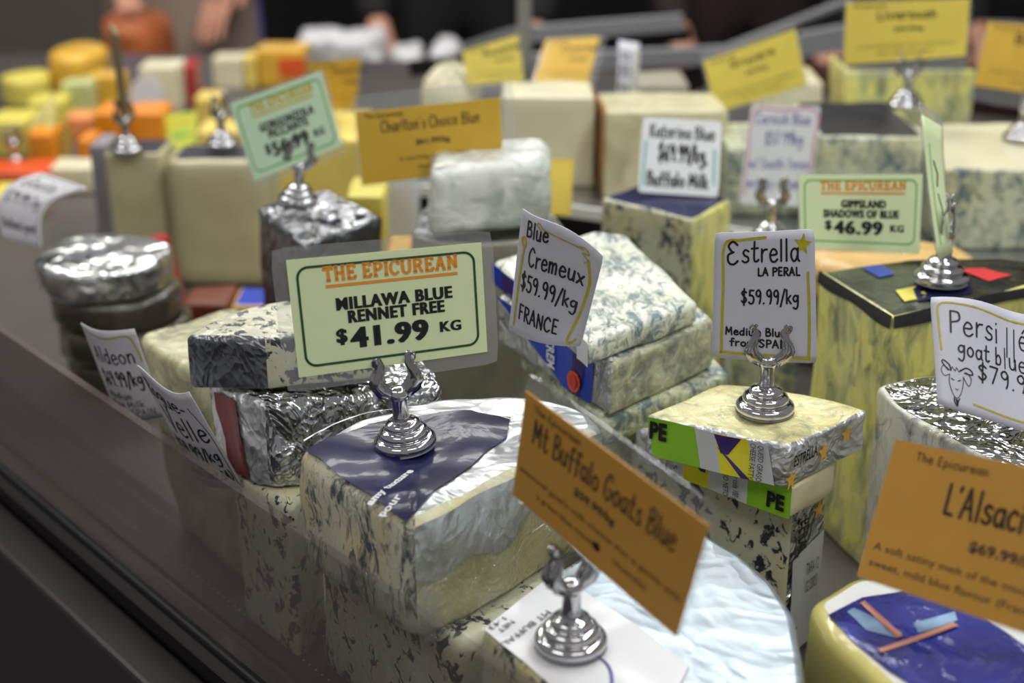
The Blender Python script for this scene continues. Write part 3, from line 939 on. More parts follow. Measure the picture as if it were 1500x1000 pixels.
top_text(A, 'amy texture', (545, 744), (607, 689), .0044, M['paper'], A.o)
top_text(A, 'pour', (562, 760), (590, 731), .0044, M['paper'], A.o, bold=.03)
sm = [P(x, y, .15) for x, y in ((446, 646), (500, 622), (570, 604), (640, 598), (700, 603), (752, 618), (800, 640))]
V, Fs = ribbon([catmull([(p.x, p.y) for p in sm])], .0009); UPV = Vector((0, 0, 1))
mesh('film_seam', [A.disp(Vector((x, y, .15)), UPV) + UPV * .0016 for x, y in V], Fs, M['foil_b'], A.o, smooth=False, label='bright raised film seam')
fa = side_map(A, 1)
fd = lambda u, v: fa(.0 + u * .98, -.02 + v * (.42 + .12 * math.sin(5 * u) + .06 * math.sin(17 * u)), 1.5) + Vector((.0, -.0, 0))
patch('foil_fold', fd, M['foil_b'], A.o, 24, 10, label='bright folded foil')
patch('cling_film', lambda u, v: fa(u, .02 + v * .96, 4.5) + Vector((.7, -.7, 0)) * (.0016 * noise.noise(Vector((u * 9, v * 4, 2)))), M['film'], A.o, 30, 14, label='clear wrinkled film')
B = slab('cheese_wedge', 'blue-spotted pale wedge beneath the navy-labelled wedge', 'cheese',
         [(462, 778), (672, 948), (848, 842), (640, 660)], .085, M['pbuff'], z=.0855, rc=.01, r=.006, amp=.0012, seed=2)
Cc = slab('cheese_wedge', 'dim veined block behind the front glass left of the navy-labelled wedge', 'cheese',
          [(338, 690), (426, 745), (470, 700), (395, 645)], .098, M['pbuff'], z=.0985, rc=.006, r=.004, parts={'top': ('rind', M['pcream'])}, seed=3)
D2 = slab('foil_cheese_block', 'crumpled silver foil block left of the navy-labelled wedge', 'cheese',
          [(302, 560), (385, 592), (648, 566), (600, 500), (420, 490)], .052, M['foil'], z=.151, rc=.006, r=.005, amp=.0016, crumple=.0022, cfreq=75,
          parts={0: ('label_side', M['foil_p'])}, flat_part='foil_wrap', seed=4, step=.004)
quad_patch(D2, 0, [(.12, .08), (.5, .08), (.72, .95), (.34, .95)], plain('dull_red_print', (122, 44, 46), .4, coat=.3), D2.o, 'label', 2, label='red printed band')
D1 = slab('foil_cheese_wedge', 'grey-foiled veined wedge lying on top of the crumpled foil block', 'cheese',
          [(269, 493), (388, 497), (560, 478), (540, 440), (425, 438), (330, 458)], .030, M['pbuff'], z=.183, rc=.005, r=.003, amp=.001, seed=5,
          parts={'top': ('paste', M['pbuff']), 0: ('foil_end', M['foil_d'])})
D0 = slab('cheese_slice', 'yellow-green veined slab behind the two grey handwritten cards by the glass', 'cheese',
          [(196, 492), (300, 560), (395, 480), (345, 452), (262, 466)], .13, veined('aged_paste', (206, 204, 160), (120, 126, 104), (216, 196, 120), .5, 60, 22, soft=.2, film=1, bump=.8), z=.135, rc=.01, r=.006, amp=.002, seed=6, lean=(.02, -.012))
# mt buffalo foil wheel
E = slab('round_cheese', 'large silver-foiled wheel sector with a white paper label, nearest the camera', 'cheese',
         [(704, 920), (880, 1075), (1150, 1180), (1186, 1060), (1176, 960), (1164, 900), (1135, 852), (1090, 812), (1035, 778), (960, 752), (890, 782), (800, 845)], .116, M['pvein_dim'], z=.117,
         rc=.004, r=.004, amp=.0008, freq=30, seed=7,
         parts={'top': ('foil_top', M['foil_s']), 2: ('foil_rim', M['foil_s']), 3: ('foil_rim', M['foil_s']), 4: ('foil_rim', M['foil_s']), 5: ('foil_rim', M['foil_s']), 6: ('foil_rim', M['foil_s']), 7: ('foil_rim', M['foil_s']), 8: ('foil_rim', M['foil_s'])})
lb = top_patch('label', E, [(709, 921), (815, 838), (905, 900), (1010, 975), (960, 1080), (880, 1062), (790, 990)], M['paper'], E.o, .0007, 8, 'white printed paper label', 4)
top_text(E, 'MT BUFFALO', (800, 896), (722, 951), .0036, M['ink'], E.o, bold=.0)
top_text(E, 'NET', (748, 910), (727, 924), .003, M['ink'], E.o, bold=.0)
top_text(E, '1.43', (736, 905), (714, 920), .003, M['ink'], E.o, bold=.0)
pts = [(868, 958), (886, 970), (895, 985), (896, 1010), (888, 1030)]
wv = [P(a, b, .1182) for a, b in pts]; V, Fs = ribbon([catmull([(p.x, p.y) for p in wv])], .0012)
mesh('pen_mark', [(x, y, .1186) for x, y in V], Fs, M['blue_ink'], E.o, smooth=False)
# estrella stack
F1 = slab('foil_cheese_wedge', 'yellow-topped wedge in silver foil with lime label, top of the Estrella stack', 'cheese',
          [(943, 607), (1157, 656), (1274, 600), (1180, 578), (1056, 562)], .0235, M['prind'], z=.145, rc=.004, r=.0022, amp=.0012, freq=40, seed=8,
          parts={0: ('foil_side', M['foil_p']), 1: ('foil_side', M['foil_p']), 'top': ('paste', veined('yellow_top_paste', (232, 226, 168), (150, 160, 130), (236, 206, 110), .42, 80, 26, (1, 1, 1), soft=.14))})
for (a, b, mm, nm) in ((.02, .36, 'lime', 'lime band'), (.36, .50, 'paper_lines', None), (.50, .72, 'lemon', 'lemon band'), (.72, .86, 'paper_lines', None)):
    quad_patch(F1, 0, [(a, .04), (b, .04), (b + .06, .98), (a + .06, .98)], M[mm], F1.o, 'label', 1.0, label=nm)
quad_patch(F1, 0, [(.50, .05), (.68, .05), (.60, .5), (.55, .5)], M['violet'], F1.o, 'label', 1.6, label='violet triangle')
quad_patch(F1, 0, [(.52, .35), (.60, .55), (.76, .98), (.70, .98)], M['violet'], F1.o, 'label', 1.6)
side_text(F1, 0, 'PE', .05, .17, .08, .55, M['ink'], F1.o, eps=3)
side_text(F1, 0, 'QUESO GRASO', .80, .84, .08, .95, M['ink'], F1.o, bold=0, vert=True, eps=3)
side_text(F1, 0, 'CHEESE FATTY', .745, .785, .08, .95, M['ink'], F1.o, bold=0, vert=True, eps=3)
side_text(F1, 1, 'ESTRELLA', .02, .32, .16, .46, M['ink'], F1.o, bold=.02, eps=3)


def star(S, e, cs, ct, rs, rt, nm='star'):
    fn = side_map(S, e)
    V = [fn(cs, ct, 2.4)] + [fn(cs + (rs if k % 2 == 0 else rs * .42) * math.sin(k * math.pi / 5), ct - (rt if k % 2 == 0 else rt * .42) * math.cos(k * math.pi / 5), 2.4) for k in range(10)]
    mesh(nm, V, [(0, 1 + k, 1 + (k + 1) % 10) for k in range(10)], M['ochre'], S.o, smooth=False, label='gold printed star')


star(F1, 1, .02, .78, .07, .28); star(F1, 1, .42, .50, .08, .3); star(F1, 1, .72, .36, .07, .26)
F2 = slab('foil_cheese_wedge', 'thin foil wedge with lime and lemon label, middle of the Estrella stack', 'cheese',
          [(930, 628), (1162, 714), (1228, 672), (1180, 640), (1060, 606)], .0195, M['pcream'], z=.1212, rc=.004, r=.003, amp=.0012, seed=9,
          parts={0: ('foil_side', M['foil_p']), 3: ('foil_side', M['foil_p'])})
for (a, b, mm, nm) in ((.27, .34, 'paper_lines', None), (.34, .50, 'lemon', 'lemon band'), (.50, .74, 'paper_lines', None), (.74, .99, 'lime', 'lime band')):
    quad_patch(F2, 0, [(a, .04), (b, .04), (b, .98), (a, .98)], M[mm], F2.o, 'label', 1.0, label=nm)
quad_patch(F2, 0, [(.36, .05), (.50, .05), (.48, .5), (.45, .5)], M['violet'], F2.o, 'label', 1.6, label='violet triangle')
side_text(F2, 0, 'Por cada 100 g', .66, .70, .1, .95, M['ink'], F2.o, bold=0, vert=True, eps=3)
side_text(F2, 0, 'PESO NETO', .60, .635, .1, .95, M['ink'], F2.o, bold=0, vert=True, eps=3)
side_text(F2, 0, 'E 1 5 1', .28, .31, .1, .9, M['ink'], F2.o, bold=0, vert=True, eps=3)
side_text(F2, 0, 'PE', .86, .96, .3, .8, M['ink'], F2.o, eps=3)
F3 = slab('cheese_wedge', 'tall blue-spotted block with foil corner, bottom of the Estrella stack', 'cheese',
          [(922, 642), (1163, 738), (1213, 706), (1150, 655), (1020, 615)], .1005, M['pbuff'], z=.1012, rc=.003, r=.004, amp=.0008, seed=10,
          parts={1: ('foil_side', M['foil'])})
quad_patch(F3, 1, [(.06, .36), (.94, .28), (.94, .98), (.06, .98)], M['paper_lines'], F3.o, 'label', 2, label='white weight label')
side_text(F3, 1, '196', .12, .3, .8, .98, M['ink'], F3.o, bold=0, vert=True, eps=4, kind='block')
side_text(F3, 1, 'TARA 12', .45, .8, .42, .50, M['ink'], F3.o, bold=0, eps=4)
side_text(F3, 1, '02 2003', .45, .8, .53, .61, M['ink'], F3.o, bold=0, eps=4)
side_text(F3, 1, 'PERAL', .12, .42, .12, .34, M['ink'], F3.o, bold=.02, vert=True, eps=4)
star(F3, 1, .7, .12, .2, .06)
# blue cremeux stack
G1 = slab('cheese_wedge', 'white blue-veined wedge on top of the blue-labelled stack', 'cheese',
          [(722, 382), (862, 503), (1024, 441), (918, 343), (872, 338)], .0145, M['pwhite'], z=.1785, rc=.004, r=.004, amp=.0012, seed=11,
          parts={0: ('paste_side', M['pwhite'])})
quad_patch(G1, 0, [(.0, .05), (.55, .05), (.5, .98), (0, .98)], M['blue'], G1.o, 'label', .8)
quad_patch(G1, 0, [(.9, .02), (1.0, .02), (1.0, .98), (.9, .98)], M['paper'], G1.o, 'label', 1)
quad_patch(G1, 0, [(.13, .1), (.24, .1), (.24, .98), (.13, .98)], M['violet'], G1.o, 'label', 1.4, label='dark crest band')
G2 = slab('cheese_wedge', 'thick film-wrapped wedge with royal blue label, second in the stack behind the Blue Cremeux card', 'cheese',
          [(728, 432), (895, 535), (1048, 466), (985, 425), (850, 395)], .032, M['pgreen'], z=.1635, rc=.004, r=.004, amp=.0012, crumple=.0004, seed=12,
          parts={0: ('foil_side', M['foil_p']), 1: ('film_side', veined('film_veined', (214, 214, 178), (120, 124, 116), (200, 200, 170), .6, 90, 30, soft=.2, film=1.0, bump=1.0)), 'top': ('paste', M['pwhite'])})
quad_patch(G2, 0, [(.0, .0), (.86, .04), (.84, .98), (.62, .98)], M['blue'], G2.o, 'label', 1.0, label='royal blue label')
quad_patch(G2, 0, [(.70, .04), (.80, .04), (.76, .98), (.68, .98)], M['violet'], G2.o, 'label', 1.6, label='dark crest band')
fn = side_map(G2, 0)
mesh('crest', [fn(.72, .72, 3)] + [fn(.72 + .05 * math.cos(a * .524), .72 + .2 * math.sin(a * .524), 3) for a in range(12)], [(0, 1 + a, 1 + (a + 1) % 12) for a in range(12)], M['tomato'], G2.o, smooth=False, label='round red and gold crest')
mesh('crest', [fn(.72, .72, 4)] + [fn(.72 + .03 * math.cos(a * .524), .72 + .12 * math.sin(a * .524), 4) for a in range(12)], [(0, 1 + a, 1 + (a + 1) % 12) for a in range(12)], M['redlabel'], G2.o, smooth=False)
side_text(G2, 0, 'CREM', .49, .56, .15, .75, M['paper'], G2.o, vert=True, eps=3, bold=.03)
G3 = slab('cheese_slice', 'greenish veined slice with a pale rind tip under the blue-labelled wedge', 'cheese',
          [(760, 500), (884, 612), (1072, 545), (1035, 508), (850, 450)], .019, M['pgreen'], z=.1308, rc=.005, r=.005, amp=.0012, seed=13)
G4 = slab('cheese_wedge', 'pale green veined block at the bottom of the blue-labelled stack', 'cheese',
          [(800, 520), (896, 622), (1020, 568), (900, 500)], .111, M['pgreen'], z=.1112, rc=.005, r=.004, seed=14)
# right rear block with black-foiled top, persille wheel, near right wax cheese
Hh = slab('cheese_block', 'tall yellow blue-veined block with black-rimmed labelled top at the right', 'cheese',
          [(1201, 398), (1308, 465), (1620, 395), (1470, 378), (1330, 380)], .17, M['pyellow'], z=.1705, rc=.003, r=.002, amp=.0008, seed=15, parts={'top': ('foil_lid', plain('dark_print_foil', (66, 72, 62), .25, .5, .8, .5, 70, bump=.5, bscale=60))})
for e in (0, 1):
    fn = side_map(Hh, e); patch('rind_edge', lambda u, v, fn=fn: fn(u, -.006 + v * .045 * (1 + .15 * math.sin(u * 9)), 2.0 if 0 < v else 1), M['darkrind'], Hh.o, 20, 2)
top_patch('label', Hh, [(1262, 394), (1290, 389), (1312, 402), (1288, 408)], M['blue'], Hh.o, .0007, 3, 'blue printed patch', 2)
top_patch('label', Hh, [(1405, 397), (1440, 394), (1482, 405), (1448, 413)], M['redlabel'], Hh.o, .0007, 3, 'red printed patch', 2)
top_patch('label', Hh, [(1312, 425), (1345, 418), (1360, 432), (1325, 442)], M['lemonc'], Hh.o, .0007, 3, 'yellow printed patch', 2)
top_patch('label', Hh, [(1335, 418), (1420, 410), (1425, 430), (1345, 440)], M['navy'], Hh.o, .0007, 3, 'navy printed patch', 2)
I_ = slab('round_cheese', 'foil-topped white wheel with faint veins under the Persille goat card', 'cheese',
          [(1285, 566), (1306, 590), (1345, 618), (1400, 650), (1500, 702), (1640, 760), (1760, 640), (1560, 552), (1440, 545), (1345, 549)], .149, veined('white_goat_paste', (206, 206, 196), (70, 80, 92), (214, 208, 170), .4, 60, 24, (1, 1, .7), soft=.12, film=.9, bump=.6), z=.150, rc=.004, r=.003, amp=.0008,
          parts={'top': ('foil_top', M['foil'])}, seed=16)
J = slab('round_cheese', 'waxy yellow half wheel with a violet-blue foil label in the near right corner', 'cheese',
         [(1182, 880), (1215, 935), (1330, 1040), (1560, 1180), (1800, 1100), (1640, 960), (1500, 900), (1400, 862), (1320, 842), (1250, 838)], .118, plain('waxy_paste', (206, 196, 112), .35, coat=.6, var=.15, scale=30, bump=.25, bscale=30), z=.119, rc=.008, r=.006, amp=.001,
         parts={'top': ('white_rind', plain('white_rind', (232, 232, 228), .5, coat=.5, var=.05, bump=.3, bscale=40))}, seed=17)
top_patch('label', J, [(1212, 905), (1262, 878), (1330, 868), (1400, 884), (1470, 925), (1600, 1010), (1560, 1100), (1400, 1045), (1300, 985), (1250, 945)], M['purple'], J.o, .0009, 8, 'violet-blue foil label', 4)
top_patch('label_stripe', J, [(1259, 889), (1266, 885), (1322, 936), (1313, 941)], plain('copper_print', (206, 140, 120), .3, .6, .8), J.o, .0016, 3, 'copper stripe', 2)
top_patch('label_stripe', J, [(1284, 958), (1290, 963), (1404, 920), (1396, 915)], bpy.data.materials['copper_print'], J.o, .0016, 3, 'copper stripe', 2)
top_patch('label_stripe', J, [(1240, 902), (1250, 896), (1322, 930), (1312, 940), (1268, 930)], plain('pale_blue_print', (150, 180, 214), .25, .5, .9, .3, 60), J.o, .0013, 3, 'pale blue stripe', 2)
top_patch('label_stripe', J, [(1338, 915), (1398, 900), (1402, 912), (1345, 930)], bpy.data.materials['pale_blue_print'], J.o, .0013, 3, 'pale blue stripe', 2)
K = slab('cheese_block', 'grey-veined square block under the Katerina Blue card', 'cheese',
         [(880, 290), (1016, 322), (1072, 292), (935, 268)], .16, M['pvein_dim'], z=.1605, rc=.004, r=.003, seed=18, parts={'top': ('label', M['navy']), 1: ('paste_side', M['pyellow'])})
tan = slab('round_cheese', 'tan round cheese behind the black-rimmed block', 'cheese',
           [(1176, 366), (1196, 382), (1240, 394), (1330, 397), (1410, 393), (1438, 376), (1405, 354), (1330, 344), (1250, 343), (1200, 352)], .032, plain('tan_rind', (222, 184, 118), .45, coat=.3, var=.12, scale=20), z=.142, rc=.004, r=.012, amp=.001, seed=19)
slab('cheese_block', 'veined block under the tan round cheese', 'cheese', [(1236, 392), (1405, 393), (1392, 376), (1255, 376)], .109, M['pgreen'], z=.1095, seed=29)
# middle distance
Pp = slab('foil_cheese_block', 'dark silver foil block under the green fifty-six dollar card', 'cheese',
          [(376, 303), (442, 360), (560, 318), (478, 276)], .16, M['foil_d'], z=.1605, rc=.003, r=.003, amp=.001, crumple=.001, seed=20, parts={'top': ('foil_top', M['foil'])})
R0 = slab('round_cheese', 'grey-sided wheel with a steel-bright rim under the wide ochre card', 'cheese',
          [(600, 342), (640, 354), (700, 358), (790, 352), (830, 335), (800, 300), (700, 292), (620, 300)], .158, plain('grey_rind', (140, 136, 120), .4, coat=.5, var=.1, bump=.3), z=.1585, rc=.01, r=.003, seed=21, parts={'top': ('foil_top', M['foil_d'])})
Rr = slab('cheese_block', 'film-wrapped white veined block behind the wide ochre card', 'cheese',
          [(622, 250), (700, 240), (806, 236), (806, 205), (720, 200), (640, 208)], .050, veined('white_lump_paste', (240, 242, 234), (168, 184, 176), (236, 238, 222), .4, 60, 22, soft=.25, film=1.0, bump=1.0), z=.2125, rc=.012, r=.008, amp=.0016, freq=40, crumple=.0006, seed=22)


def fb(name, label, x0, x1, z0, z1, Y, dep, m, parts=None, r=.003, rc=.004, yaw=0, cat='cheese', seed=0, amp=.001, group=None, round_=False):
    """block standing at distance Y whose front spans photo columns x0..x1"""
    zm = (z0 + z1) / 2
    t = lambda px: (px - 750) / F * (Y * CP + (H - zm) * SP)
    X0, X1 = t(x0), t(x1)
    c = Vector(((X0 + X1) / 2, Y + dep / 2)); pts = []
    if round_:
        for k in range(14):
            a = -k * 2 * math.pi / 14; pts.append((c.x + (X1 - X0) / 2 * math.cos(a), c.y + dep / 2 * math.sin(a)))
    else: pts = [(X0, Y), (X0, Y + dep), (X1, Y + dep), (X1, Y)]
    if yaw:
        cs, sn = math.cos(yaw), math.sin(yaw)
        pts = [(c.x + (x - c.x) * cs - (y - c.y) * sn, c.y + (x - c.x) * sn + (y - c.y) * cs) for x, y in pts]
    return slab(name, label, cat, pts, z1 - z0, m, z=z1, world=True, r=r, rc=rc, parts=parts, seed=seed, amp=amp, group=group, step=.012)


def rowY(px, py, z): return P(px, py, z).y


TZ = .1005
fb('cheese_block', 'black-rinded veined block on the rear shelf, lower of the pair left of the edge-on card', 1196, 1345, TZ, .139, 1.175, .12, M['pgreen'], {'top': ('rind', M['darkrind'])}, seed=30)
fb('cheese_block', 'veined block with dark rind carrying the large yellow card on the rear shelf', 1200, 1352, .1405, .182, 1.165, .13, M['pgreen'], {'top': ('rind', M['darkrind'])}, seed=31)
fb('cheese_block', 'pale veined block at the right end of the rear shelf', 1382, 1640, TZ, .168, 1.115, .16, M['pgreen'], {'top': ('rind', M['cream2'])}, seed=32)
fb('cheese_block', 'dark-rinded veined block directly below the large yellow card', 1236, 1425, TZ, .170, 1.50, .08, M['pyellow'], {'top': ('rind', M['darkrind'])}, seed=33)
fb('cheese_wedge', 'cream wedge with an orange rind beside the large yellow card', 1120, 1204, TZ, .160, 1.49, .08, M['cream2'], {3: ('paste', M['cream2']), 2: ('rind', M['ochre'])}, seed=34)
fb('round_cheese', 'tall cream half wheel behind the small ochre slip', 735, 872, TZ, .186, 1.30, .07, M['cream2'], {2: ('rind', M['rind'])}, seed=35)
fb('round_cheese', 'cream wheel wedge with brown rind left of the Katerina Blue card', 880, 1062, TZ, .181, 1.265, .08, veined('cream_faint', (214, 206, 166), (176, 172, 130), (222, 214, 176), .45, 40, 18, soft=.2), {0: ('rind', M['rind'])}, seed=36, yaw=.06)
fb('cheese_block', 'veined pale block behind the pink-bordered card', 1066, 1198, TZ, .160, 1.21, .10, M['pgreen'], seed=37)
fb('round_cheese', 'small beige dome cheese behind the wide ochre card', 612, 705, TZ, .172, 1.46, .12, M['cream2'], r=.03, round_=True, seed=38)
fb('cheese_block', 'small grey cheese block behind the narrow white card', 935, 1008, TZ, .150, 1.52, .08, plain('grey_cheese', (150, 146, 128), .6), seed=39)
# left middle: big cream wheel pieces, wrapped stack, red slice
fb('round_cheese', 'tall cream wheel piece left of its wider neighbour at the left', 163, 243, .0005, .126, 1.325, .06, M['cream'], {'top': ('rind', M['darkrind'])}, seed=40)
fb('round_cheese', 'wide cream wheel piece standing behind the dark wrapped stack', 247, 402, .0005, .124, 1.305, .07, M['cream'], {'top': ('rind', M['darkrind'])}, r=.008, rc=.02, seed=41)
fb('cheese_block', 'buttery block with a brown base behind the green fifty-six dollar card', 408, 530, .0005, .106, 1.46, .14, M['butter'], seed=42)
fb('cheese_wedge', 'film-wrapped yellow wedge right of the dark silver foil block', 512, 566, .0005, .150, 1.10, .06, M['lemonc'], seed=43)
fb('cheese_pack', 'orange and white pack under the wide ochre card', 568, 606, .0005, .128, 1.02, .05, M['peach'], {'top': ('label', M['ochre'])}, seed=44, cat='cheese')
fb('cheese_pack', 'pack with a grey striped label below the wide ochre card', 556, 612, .0005, .152, 1.15, .05, M['paper_lines'], {0: ('side', M['ochre'])}, seed=45, cat='cheese')
fb('cheese_pack', 'grey-white upright pack left of the cream wheel pieces', 138, 163, .0005, .115, 1.40, .05, plain('grey_pack', (140, 136, 142), .6), seed=46, cat='cheese')
cx, cy = P(146, 368, .115).x, P(146, 368, .115).y + .02
for k in range(4):
    ox, oy = random.uniform(-.003, .003), random.uniform(-.003, .003)
    rr_ = .052 + .002 * (k % 2)
    slab('wrapped_cheese_round', ['lowest', 'second lowest', 'second highest', 'topmost'][k] + ' dark film-wrapped round in the glossy stack at the left', 'cheese',
         [(cx + ox - .004 * (3 - k) * -1 + rr_ * math.cos(-a * .449), cy + oy + rr_ * math.sin(-a * .449)) for a in range(14)], .0262, M['darkwrap'] if k < 3 else foil('film_top', (228, 230, 228), .28, .9, 34, wr=8), z=.0005 + .0268 * (k + 1), world=True, r=.006, rc=.005,
         amp=.0015, crumple=.0012, cfreq=60, seed=50 + k, group='glossy stack of wrapped rounds', step=.008)
o = mesh('wrapped_cheese_slice', *bar(PY(226, 352, 1.175), PY(262, 478, 1.175), .016, .04, (0, 1, 0)), M['red'], base=PY(262, 478, 1.175), smooth=False); bevelled(o, .003, 3)
tag(o, 'leaning red-waxed cheese slice right of the dark wrapped stack', 'cheese')
fb('cheese_pack', 'low red-brown pack in the shade below the cream wheel', 268, 336, .0005, .028, 1.18, .05, plain('red_brown_pack', (110, 50, 30), .5), seed=55)
fb('cheese_pack', 'low yellow pack with a blue lid line in the shade below the cream wheel', 340, 402, .0005, .034, 1.16, .05, M['ochre'], {'top': ('lid', M['blue'])}, seed=56)

# far left: yellow and orange cheeses standing on the deck
far = [
    ('round_cheese', 'stacked-looking round yellow-orange wheel farthest left', 58, 142, 82, 150, .13, 'ochre', 1, .012),
    ('cheese_block', 'gold block behind the pale green pack', 128, 178, 112, 172, .05, 'ochre', 0, .003),
    ('cheese_pack', 'pale green pack before the round yellow wheel', 90, 132, 122, 182, .04, 'greenc', 0, .003),
    ('cheese_wedge', 'pale wedge carrying a round white label', 205, 262, 98, 168, .06, 'cream2', 0, .003),
    ('cheese_wedge', 'dark red rind slice beside the pale wedge', 264, 284, 96, 158, .06, 'red', 0, .002),
    ('cheese_block', 'white-topped yellow block behind the green card', 312, 356, 84, 134, .05, 'cream2', 0, .003),
    ('cheese_block', 'yellow-cream block left of the orange one', 358, 374, 82, 132, .05, 'butter', 0, .003),
    ('cheese_block', 'orange block with a red tag behind the green card', 376, 448, 72, 130, .06, 'ochre', 0, .003),
    ('cheese_wedge', 'large orange wedge left of the thin dark card', 138, 184, 164, 218, .06, 'orange', 0, .004),
    ('cheese_wedge', 'orange wedge right of the thin dark card', 190, 240, 164, 216, .06, 'orange', 0, .004),
    ('cheese_block', 'peach block left of the large orange wedge', 96, 134, 172, 206, .05, 'peach', 0, .003),
    ('cheese_block', 'butter-yellow block above another one', 286, 322, 143, 190, .05, 'butter', 0, .003),
    ('cheese_block', 'low yellow block behind the wide cream wheel', 288, 362, 192, 226, .07, 'butter', 0, .003),
    ('cheese_block', 'yellow block at the far left edge', -20, 38, 178, 232, .07, 'lemonc', 0, .003),
    ('cheese_block', 'orange block behind the brown card', 42, 78, 196, 252, .05, 'orange', 0, .003),
    ('cheese_block', 'small orange block right of the brown card', 114, 136, 204, 248, .05, 'orange', 0, .003),
    ('cheese_block', 'long orange block at the left edge above the curled card', -30, 66, 252, 292, .06, 'tomato', 0, .003),
    ('cheese_block', 'white block right of the long orange block', 72, 136, 246, 284, .05, 'cream2', 0, .003),
    ('cheese_block', 'yellow-green block at the left edge behind the curled card', -30, 40, 292, 335, .07, 'lemonc', 0, .003),
    ('cheese_block', 'yellow block between the far left cards', 40, 90, 150, 196, .06, 'lemonc', 0, .003),
    ('round_cheese', 'low yellow-green round at the far left edge', -10, 60, 118, 160, .09, 'lemonc', 1, .006),
]
for i, (nm, lb_, x0, x1, yt, yb, dep, mk, rd, rr_) in enumerate(far):
    Y = rowY((x0 + x1) / 2, yb, 0.0); zt = PY((x0 + x1) / 2, yt, Y).z
    fb(nm, lb_, x0, x1, .0005, max(zt, .012), Y, dep, M[mk], r=min(rr_, max(zt, .012) * .3), round_=bool(rd), seed=60 + i)


def plate(name, label, cat, q, Y, m, thick=.002, group=None):
    C = [PY(x, y, Y) for x, y in q]
    V = C + [c + Vector((0, thick, 0)) for c in C]; n = len(C)
    Fs = [tuple(reversed(range(n))), tuple(range(n, 2 * n))] + [(i, (i + 1) % n, n + (i + 1) % n, n + i) for i in range(n)]
    b = sum(C, Vector()) / n; b.z = min(c.z for c in C)
    o = mesh(name, V, Fs, m, base=b, smooth=False); tag(o, label, cat, group); return o


wY = rowY(233, 168, 0)
plate('cheese_label', 'round white label on the pale wedge', 'label', [(215 + 26 * math.cos(a * .524), 140 + 30 * math.sin(a * .524)) for a in range(12)], wY - .006, M['paper'])
plate('price_tag', 'red-orange tag on the orange block', 'label', [(408, 86), (446, 84), (447, 112), (410, 112)], rowY(410, 130, 0) - .006, M['tomato'])
# ------------------------------------------------------------------ card holders
def axd(p):
    d = Vector(p) - Vector((0, 0, H)); return d.y * CP - d.z * SP


def heavy(t, x, y, w_, h_, b=.022, sm=1.0):
    """extra-bold capitals: the block letters smeared sideways"""
    return merge(*[block(t, x + d * sm, y, w_, h_, b, space=1.1) for d in (-.5, 0, .5)])


def epicurean(lines, price, top='orange_ink', ink='ink', border='darkgreen'):
    a = [('border', M[border], roundrect(5, 5, 105, 60.5, 6, 1.4)),
         ('shop_name', M[top], merge(pen('THE EPICUREAN', 19, 14, 77, 8.4, 1.75, SERIF, jit=0, caps=False), ribbon([densify([(20, 16.8), (95, 16.8)])], 1.7, False)))]
    nm = [heavy(t, x, y, w_, 7.6, .03, .7) for t, x, y, w_ in lines]
    a.append(('cheese_name', M[ink], merge(*nm)))
    a.append(('price', M[ink], merge(heavy('$', 23.5, 49.5, 5.5, 8.5), heavy(price, 31.5, 53.5, 44, 12.5, .025, 1.5), heavy('KG', 83, 50.5, 12, 6.5, .02, .7))))
    return a


def epi_plain(card_title, price, body, title_x=(18, 94), ink='grey_ink', tht=9, tb=17, by=(40, 47.5), px=(44, 70), pb=29, small=(6, 30, 5.5), sw=.9, body_x=((30, 84), (44, 66))):
    return [('shop_name', M[ink], pen('The Epicurean', small[0], small[2], small[1], 3.6, .5, jit=.02)),
            ('cheese_name', M[ink], pen(card_title, title_x[0], tb, title_x[1] - title_x[0], tht, sw, jit=.02)),
            ('price', M[ink], block(price, px[0], pb, px[1] - px[0], 4.6, .03)),
            ('description', M[ink], merge(*[block(t, bx[0], y, bx[1] - bx[0], 3.4, .0) for t, y, bx in zip(body, by, body_x)]))]


def anchored(a, *args, **kw): return card(*args, anchor=a, **kw)


def yaw_of(c): return math.atan2(c.n.x, -c.n.y)


h1 = P(594, 652, .151); h2 = P(437, 296, .162); h3 = P(672, 326, .160); h5 = P(1120, 602, .1465); h7 = P(836, 944, .1192); h12 = P(1378, 412, .173)
up = lambda h, k: h + Vector((0, 0, k))
c1 = anchored(up(h1, 0.046), 'pale green MILLAWA BLUE RENNET FREE $41.99 card in a clear sleeve', [(419, 381), (705, 355), (714, 515), (438, 553)], axd(up(h1, .075)), 110, 66, M['green'],
          epicurean([('MILLAWA BLUE', 25, 31, 66), ('RENNET FREE', 31, 38.8, 55)], '41.99'), hint=(-.2, 0), sleeve=(8, 7, 7, 8), wh=25)
c2 = anchored(up(h2, 0.046), 'tilted pale green GORGONZOLA PICCANTE $56.99 card on the foil block', [(337, 152), (470, 104), (501, 214), (373, 265)], axd(up(h2, .07)), 110, 82, M['mint'],
          [(n, m_, (([(x, y * 1.24) for x, y in v]), f)) for n, m_, (v, f) in epicurean([('GORGONZOLA', 24, 31, 66), ('PICCANTE', 32, 38.8, 48)], '56.99', top='yellow_ink', border='midgreen')], sleeve=(5, 3, 5, 8), hint=(0, -.2), wh=40)
c3 = anchored(up(h3, 0.046), "wide ochre Charlton's Choice Blue card in a tall clear sleeve", [(521, 165), (733, 143), (737, 245), (531, 271)], axd(up(h3, .07)), 110, 55, M['gold'],
          epi_plain("Charlton's Choice Blue", '$61.99/kg', ['A stunning new milk blue', '(Australia)']), sleeve=(3, 13, 10, 3), hint=(0, -.3), wh=60)
